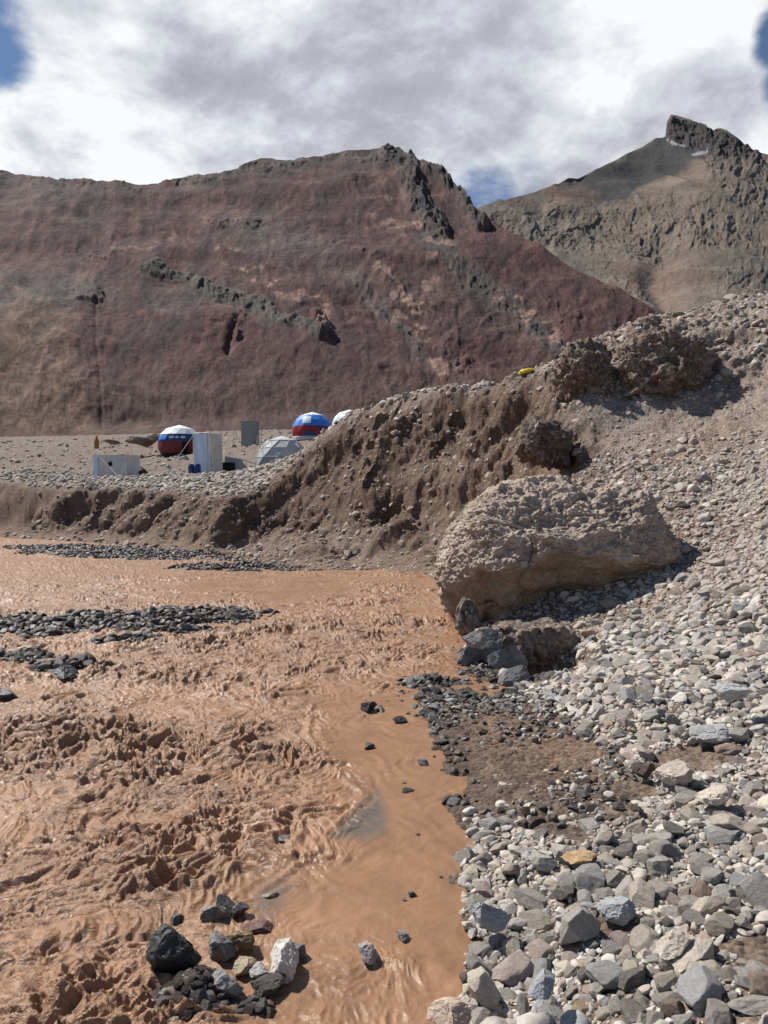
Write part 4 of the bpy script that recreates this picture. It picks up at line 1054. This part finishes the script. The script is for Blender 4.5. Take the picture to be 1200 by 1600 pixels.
def dome(label, loc, R_, H, bands, rotz=0, n=12, frame=None, door=None, windows=(), marks=None, skirt_or_shade=None, zc=None):
    t = thing('dome_tent', label, 'dome tent', loc, rotz, 'geodesic dome tents of the camp')
    levels = [0, .2, .42, .66, .86, 1.0]
    rings = []
    for j, f in enumerate(levels):
        z = H * f; q_ = (z - zc) / (H - zc) if z > zc else (zc - z) / (H - zc); r = R_ * math.sqrt(max(1 - min(q_, 1) ** 2, 0))
        rings.append([(r * math.cos(2 * math.pi * (k + .5 * (j % 2)) / n), r * math.sin(2 * math.pi * (k + .5 * (j % 2)) / n), z) for k in range(n)])
    mbs = {}
    for j in range(len(levels) - 1):
        name, mat = bands[j]
        mb = mbs.setdefault(name, (MB(), mat))[0]
        A, B = rings[j], rings[j + 1]
        if j == len(levels) - 2:
            V = A + [(0, 0, H)]; mb.add(V, [(k, (k + 1) % n, n) for k in range(n)])
        else:
            V = A + B; Fs = []
            for k in range(n):
                if j % 2 == 0: Fs += [(k, (k + 1) % n, n + k), ((k + 1) % n, n + (k + 1) % n, n + k)]
                else: Fs += [(k, (k + 1) % n, n + (k + 1) % n), (k, n + (k + 1) % n, n + k)]
            mb.add(V, Fs)
    made = {nm: mb.build(nm, mat, t) for nm, (mb, mat) in mbs.items()}
    if frame:
        mb = MB()
        for j in range(1, len(levels) - 1):
            A, B = rings[j], rings[j + 1]
            for k in range(n):
                s_ = 1.006
                a = Vector(A[k]) * s_
                if j < len(levels) - 2:
                    mb.tube([a, Vector(B[k]) * s_], .022, 5); mb.tube([a, Vector(B[(k + (0 if j % 2 == 0 else 1)) % n - (1 if j % 2 == 0 else 0)]) * s_], .028, 5)
                mb.tube([a, Vector(A[(k + 1) % n]) * s_], .022, 5)
        mb.build('frame', frame, t)
    def patch(name, mat, a0, a1, f0, f1, off=.03, nn=6):
        mb = MB(); V = []; Fs = []
        for i in range(nn + 1):
            for j in range(nn + 1):
                a = a0 + (a1 - a0) * i / nn; z = H * (f0 + (f1 - f0) * j / nn); q_ = abs(z - zc) / (H - zc)
                r = R_ * math.sqrt(max(1 - min(q_, 1) ** 2, 0)) + off; V.append((r * math.cos(a), r * math.sin(a), z + off * .5))
        for i in range(nn):
            for j in range(nn): Fs.append((i * (nn + 1) + j, (i + 1) * (nn + 1) + j, (i + 1) * (nn + 1) + j + 1, i * (nn + 1) + j + 1))
        mb.add(V, Fs); return mb.build(name, mat, made['middle_band' if f0 > .4 else 'lower_band'] if name == 'lettering' else t, True)
    if door: patch('door', *door)
    for w in windows: patch('window', *w)
    if marks:
        for m_ in marks: patch(*m_)
    if skirt_or_shade:
        mb = MB(); r0_ = R_ * math.sqrt(max(1 - min(abs(zc) / (H - zc), 1) ** 2, 0))
        mb.lathe([(r0_ + .06, -.5), (r0_ + .10, 0), (r0_ + .02, .12)], 24); mb.build('skirt_or_shade', skirt_or_shade, t)
    return t
A = lambda deg: R(deg)
b = at_ground(281, 712, 110)
dome('dome tent with a white cap, dark blue middle and dark red lower band, at left', b + [0, 0, .1], 3.15, 4.3,
     [('lower_band', M_dred), ('lower_band', M_red), ('middle_band', M_navy), ('cap', M_white), ('cap', M_white)], .1, 14, None,
     (M_black, A(-75), A(-58), .02, .38), (), [('lettering', M_blue, A(-150), A(-118), .46, .62), ('lettering', M_sign, A(-108), A(-96), .50, .57, .04), ('lettering', M_sign, A(-92), A(-84), .50, .57, .04), ('lettering', M_sign, A(-78), A(-66), .50, .58, .04)], M_black, 1.5)  # black base ring stands in for the shadow under this dome
b = at_ground(488, 684, 118)
dome('bright blue dome tent with a white cap, a pale window and a red lower band', b, 3.2, 4.0,
     [('lower_band', M_red), ('lower_band', M_red), ('middle_band', M_blue), ('middle_band', M_blue), ('cap', M_white)], .2, 12, None,
     (M_navy, A(-120), A(-88), .03, .20), ((M_lblue, A(-128), A(-100), .50, .78),), [('lettering', M_navy, A(-84), A(-74), .26, .40), ('lettering', M_navy, A(-70), A(-58), .26, .40), ('lettering', M_navy, A(-54), A(-44), .26, .40)], M_pale, 1.1)
b = at_ground(546, 675, 126)
dome('pale blue and white dome tent half hidden behind the ridge', b, 2.9, 3.7,
     [('lower_band', M_lblue), ('lower_band', M_lblue), ('middle_band', M_lblue), ('cap', M_white), ('cap', M_white)], .5, 12, None, (M_navy, A(-115), A(-98), .3, .42), (), None, M_pale, 1.1)
b = at_ground(441, 740, 70)
dome('plain off white dome tent with visible seams standing against the slope', b, 2.45, 3.5,
     [('lower_band', M_greyc), ('lower_band', M_greyc), ('middle_band', M_pale), ('cap', M_pale), ('cap', M_pale)], .3, 10, M_pale,
     (M_greyc, A(-105), A(-70), .0, .32), (), None, M_pale, .9)
# low white shelter at left
b = at_ground(171, 745, 62)
t = thing('store_tent', 'low pale box shelter with a round vent at the far left of the camp', 'shelter', b, R(-20))
mb = MB(); mb.box((.28, .9, .85), (2.75, 1.9, 1.9), 0, .985); mb.build('canvas', M_beige, t)
mb = MB(); mb.box((-1.32, .85, .85), (.46, 1.92, 1.92), 0, .99); mb.build('end_panel', M_lblue, t)
mb = MB(); mb.lathe([(.20, 0), (.20, .03), (.13, .05)], 20)
o = mb.build('vent', M_black, t); o.rotation_euler = (R(90), 0, 0); o.location = (.15, -.06, 1.05)
for pts_, r_ in (([(-1.1, -.06, 1.78), (.4, -.5, .8), (1.5, -.9, .1)], .022), ([(1.6, 0, 1.55), (2.2, -.6, 0)], .03)):
    mb = MB(); mb.tube(pts_, r_); mb.build('guy_rope', M_rope, t)
# tall booth
b = at_ground(315, 742, 64)
t = thing('toilet_tent', 'tall narrow white booth with light blue front, beside two blue barrels', 'booth', b, R(-32))
mb = MB(); mb.box((0.1, .75, 1.55), (1.75, 1.5, 3.5), 0, .97); mb.build('canvas', M_beige, t)
mb = MB()
V = []; Fs = []
for i in range(9):
    for j in range(17):
        u_ = i / 8; v_ = j / 16; V.append((-.84 + 1.5 * u_, -.03 - .04 * math.sin(u_ * 9 + v_ * 5) * (1 - v_) + .02 * v_, .02 + 3.24 * v_))
for i in range(8):
    for j in range(16): Fs.append((i * 17 + j, (i + 1) * 17 + j, (i + 1) * 17 + j + 1, i * 17 + j + 1))
mb.add(V, Fs); mb.build('door_sheet', M_lblue, t, True)
mb = MB()
for x_ in (-.88, .98): mb.tube([(x_, -.06, -.1), (x_, -.06, 3.42)], .035)
mb.tube([(-.88, -.06, 3.36), (.98, -.06, 3.36)], .03); mb.build('frame', M_white, t)
for pts_ in ([(-.9, -.05, 3.2), (-3.1, -.9, .1)], [(1, -.05, 3.2), (2.2, -.7, .1)]):
    mb = MB(); mb.tube(pts_, .022); mb.build('guy_rope', M_rope, t)
b0_ = at_ground(298, 744, 62.6)
for k, (px, lab) in enumerate(((299, 'left one of the two blue barrels in front of the tall booth'), (309, 'right one of the two blue barrels in front of the tall booth'))):
    b = at_ground(px, 745, 62.4)
    t = thing('barrel', lab, 'barrel', b, 0, 'blue barrels by the booth')
    mb = MB(); mb.lathe([(.22, -.1), (.25, .03), (.265, .24), (.25, .26), (.25, .5), (.265, .52), (.25, .72), (.20, .8)], 20); mb.build('body', M_barrel, t, True)
    mb = MB(); mb.lathe([(.19, .80), (.19, .84), (.1, .85)], 20); mb.build('lid', M_black, t, True)
# low grey tent with dark opening
b = at_ground(368, 742, 66)
t = thing('kitchen_tent', 'low grey ridge tent with a dark opening between the booth and the white dome', 'tent', b, R(10))
mb = MB(); mb.add([(-1.0, 0, 0), (-1.0, 2.2, 0), (-.9, .1, 1.55), (-.9, 2.1, 1.55), (.45, .1, 1.35), (.45, 2.1, 1.35), (1.55, 0, 0), (1.55, 2.2, 0)],
    [(0, 2, 3, 1), (2, 4, 5, 3), (4, 6, 7, 5), (0, 6, 4, 2), (1, 3, 5, 7)]); mb.build('canvas', M_greyc, t)
mb = MB(); mb.box((-.62, -.02, .5), (1.15, .12, 1.15)); mb.build('opening', M_black, t)
mb = MB(); mb.tube([(-.9, .05, 1.58), (.45, .05, 1.38), (1.7, -.1, .95)], .05); mb.build('ridge_pole', M_rope, t)
# corrugated cabin
b = at_ground(391, 698, 108)
t = thing('metal_cabin', 'narrow upright cabin of grey ribbed sheet metal in the middle of the camp', 'cabin', b, R(-28))
mb = MB(); mb.box((0, 0, 1.6), (1.9, 1.7, 3.7)); mb.build('wall', M_metal, t)
mb = MB()
for k in range(9): mb.box((-.86 + k * .215, -.87, 1.6), (.07, .05, 3.68))
for k in range(8): mb.box((.965, -.75 + k * .215, 1.6), (.05, .07, 3.68))
mb.build('rib', M_pole, t)
mb = MB(); mb.box((0, 0, 3.5), (2.1, 1.9, .1)); mb.build('roof', M_metal, t)
# bare tent hoops
for (px, py, Y, w, h, lab) in ((424, 690, 104, 1.9, 2.4, 'bare arched tent frame right of the metal cabin'), (358, 682, 112, 1.2, 2.0, 'small bare arched tent frame left of the metal cabin')):
    b = at_ground(px, py + 4, Y); t = thing('tent_frame', lab, 'tent frame', b, R(20), 'bare tent frames')
    for yy in (0, .9):
        mb = MB(); mb.tube([(w * math.cos(a), yy, h * math.sin(a)) for a in np.linspace(0, math.pi, 16)], .035); mb.build('hoop', M_rope, t)
    mb = MB(); mb.tube([(0, 0, h), (0, .9, h)], .03); mb.build('crossbar', M_rope, t)
for (px, py, Y, h, lab) in ((365, 690, 112, 3.0, 'thin upright pole left of the metal cabin'), (408, 690, 104, 3.2, 'thin upright pole right of the metal cabin')):
    b = at_ground(px, py, Y); o = MB(); o.tube([(0, 0, -.4), (.03, 0, h * .5), (0, 0, h)], .035); o = o.build('pole', M_rope); o.location = tuple(b); tag(o, lab, 'pole', 'bare poles of the camp')
# ochre marker
b = at_ground(151, 699, 115)
t = thing('marker_drum', 'small ochre upright drum at the left behind the box shelter', 'drum', b)
mb = MB(); mb.lathe([(.34, -.2), (.36, .05), (.36, .9), (.38, .93), (.36, .96), (.33, 1.25)], 18); mb.build('body', M_ochre, t, True)
mb = MB(); mb.lathe([(.16, 1.25), (.15, 1.75), (.05, 1.8)], 14); mb.build('neck', M_ochre, t, True)
# boulders beside the left dome
for px, py, wpx, hr, seed, lab in ((225, 698, 34, .5, 201, 'wide flat brown boulder left of the red and blue dome'), (206, 693, 26, .5, 202, 'paler boulder behind the wide flat one near the dome'), (238, 690, 24, .6, 203, 'dark brown boulder closest to the red and blue dome'), (172, 694, 26, .35, 204, 'low pale boulder between the ochre drum and the dome')):
    b = at_ground(px, py, 112); single('camp_boulder', px, py, wpx, 0, hr, seed, (.20, .15, .115) if seed != 202 else (.27, .21, .165), lab, 'boulder', group='boulders beside the camp', Y=112, sink=.1)
for px, py, wpx, Y, seed, lab in ((203, 618, 16, 0, 0, ''),):
    pass
single('camp_boulder', 474, 762, 12, 0, 1.0, 206, (.62, .60, .58), 'white block lying on the gravel slope below the off white dome', 'block', Y=34.5, sink=.1)
single('camp_boulder', 223, 742, 15, 0, .7, 207, (.05, .045, .04), 'dark stone pile beside the guy rope of the box shelter', 'stone', Y=61, sink=.1)
# folded yellow tarpaulin on the ridge
b = pt(818, 577, 23.6); g = gpos(b[0], b[1])
V, Fc = ico(4); V = V.copy(); V = np.sign(V) * np.abs(V) ** .8
V = V * np.array([.24, .17, .07]) * (1 + .35 * fbm3(V[:, 0] * 2.2, V[:, 1] * 2.2, V[:, 2] * 2.2 + 4, 3))[:, None]
o = link('tarpaulin', mesh_np('tarpaulin', V, Fc, M_yellow)); 
cand = np.where((np.abs(pxg - 818) < 3) & (Rg > 16) & (Rg < 45))[0]; g = Pg[cand[np.argmin(pyg[cand])]]      # the crest, where the tarpaulin lies
o.location = (g[0], g[1] - .12, g[2] + .03); o.rotation_euler = (0, R(-16), .3)
tag(o, 'crumpled yellow tarpaulin lying on the crest of the ridge', 'tarpaulin')
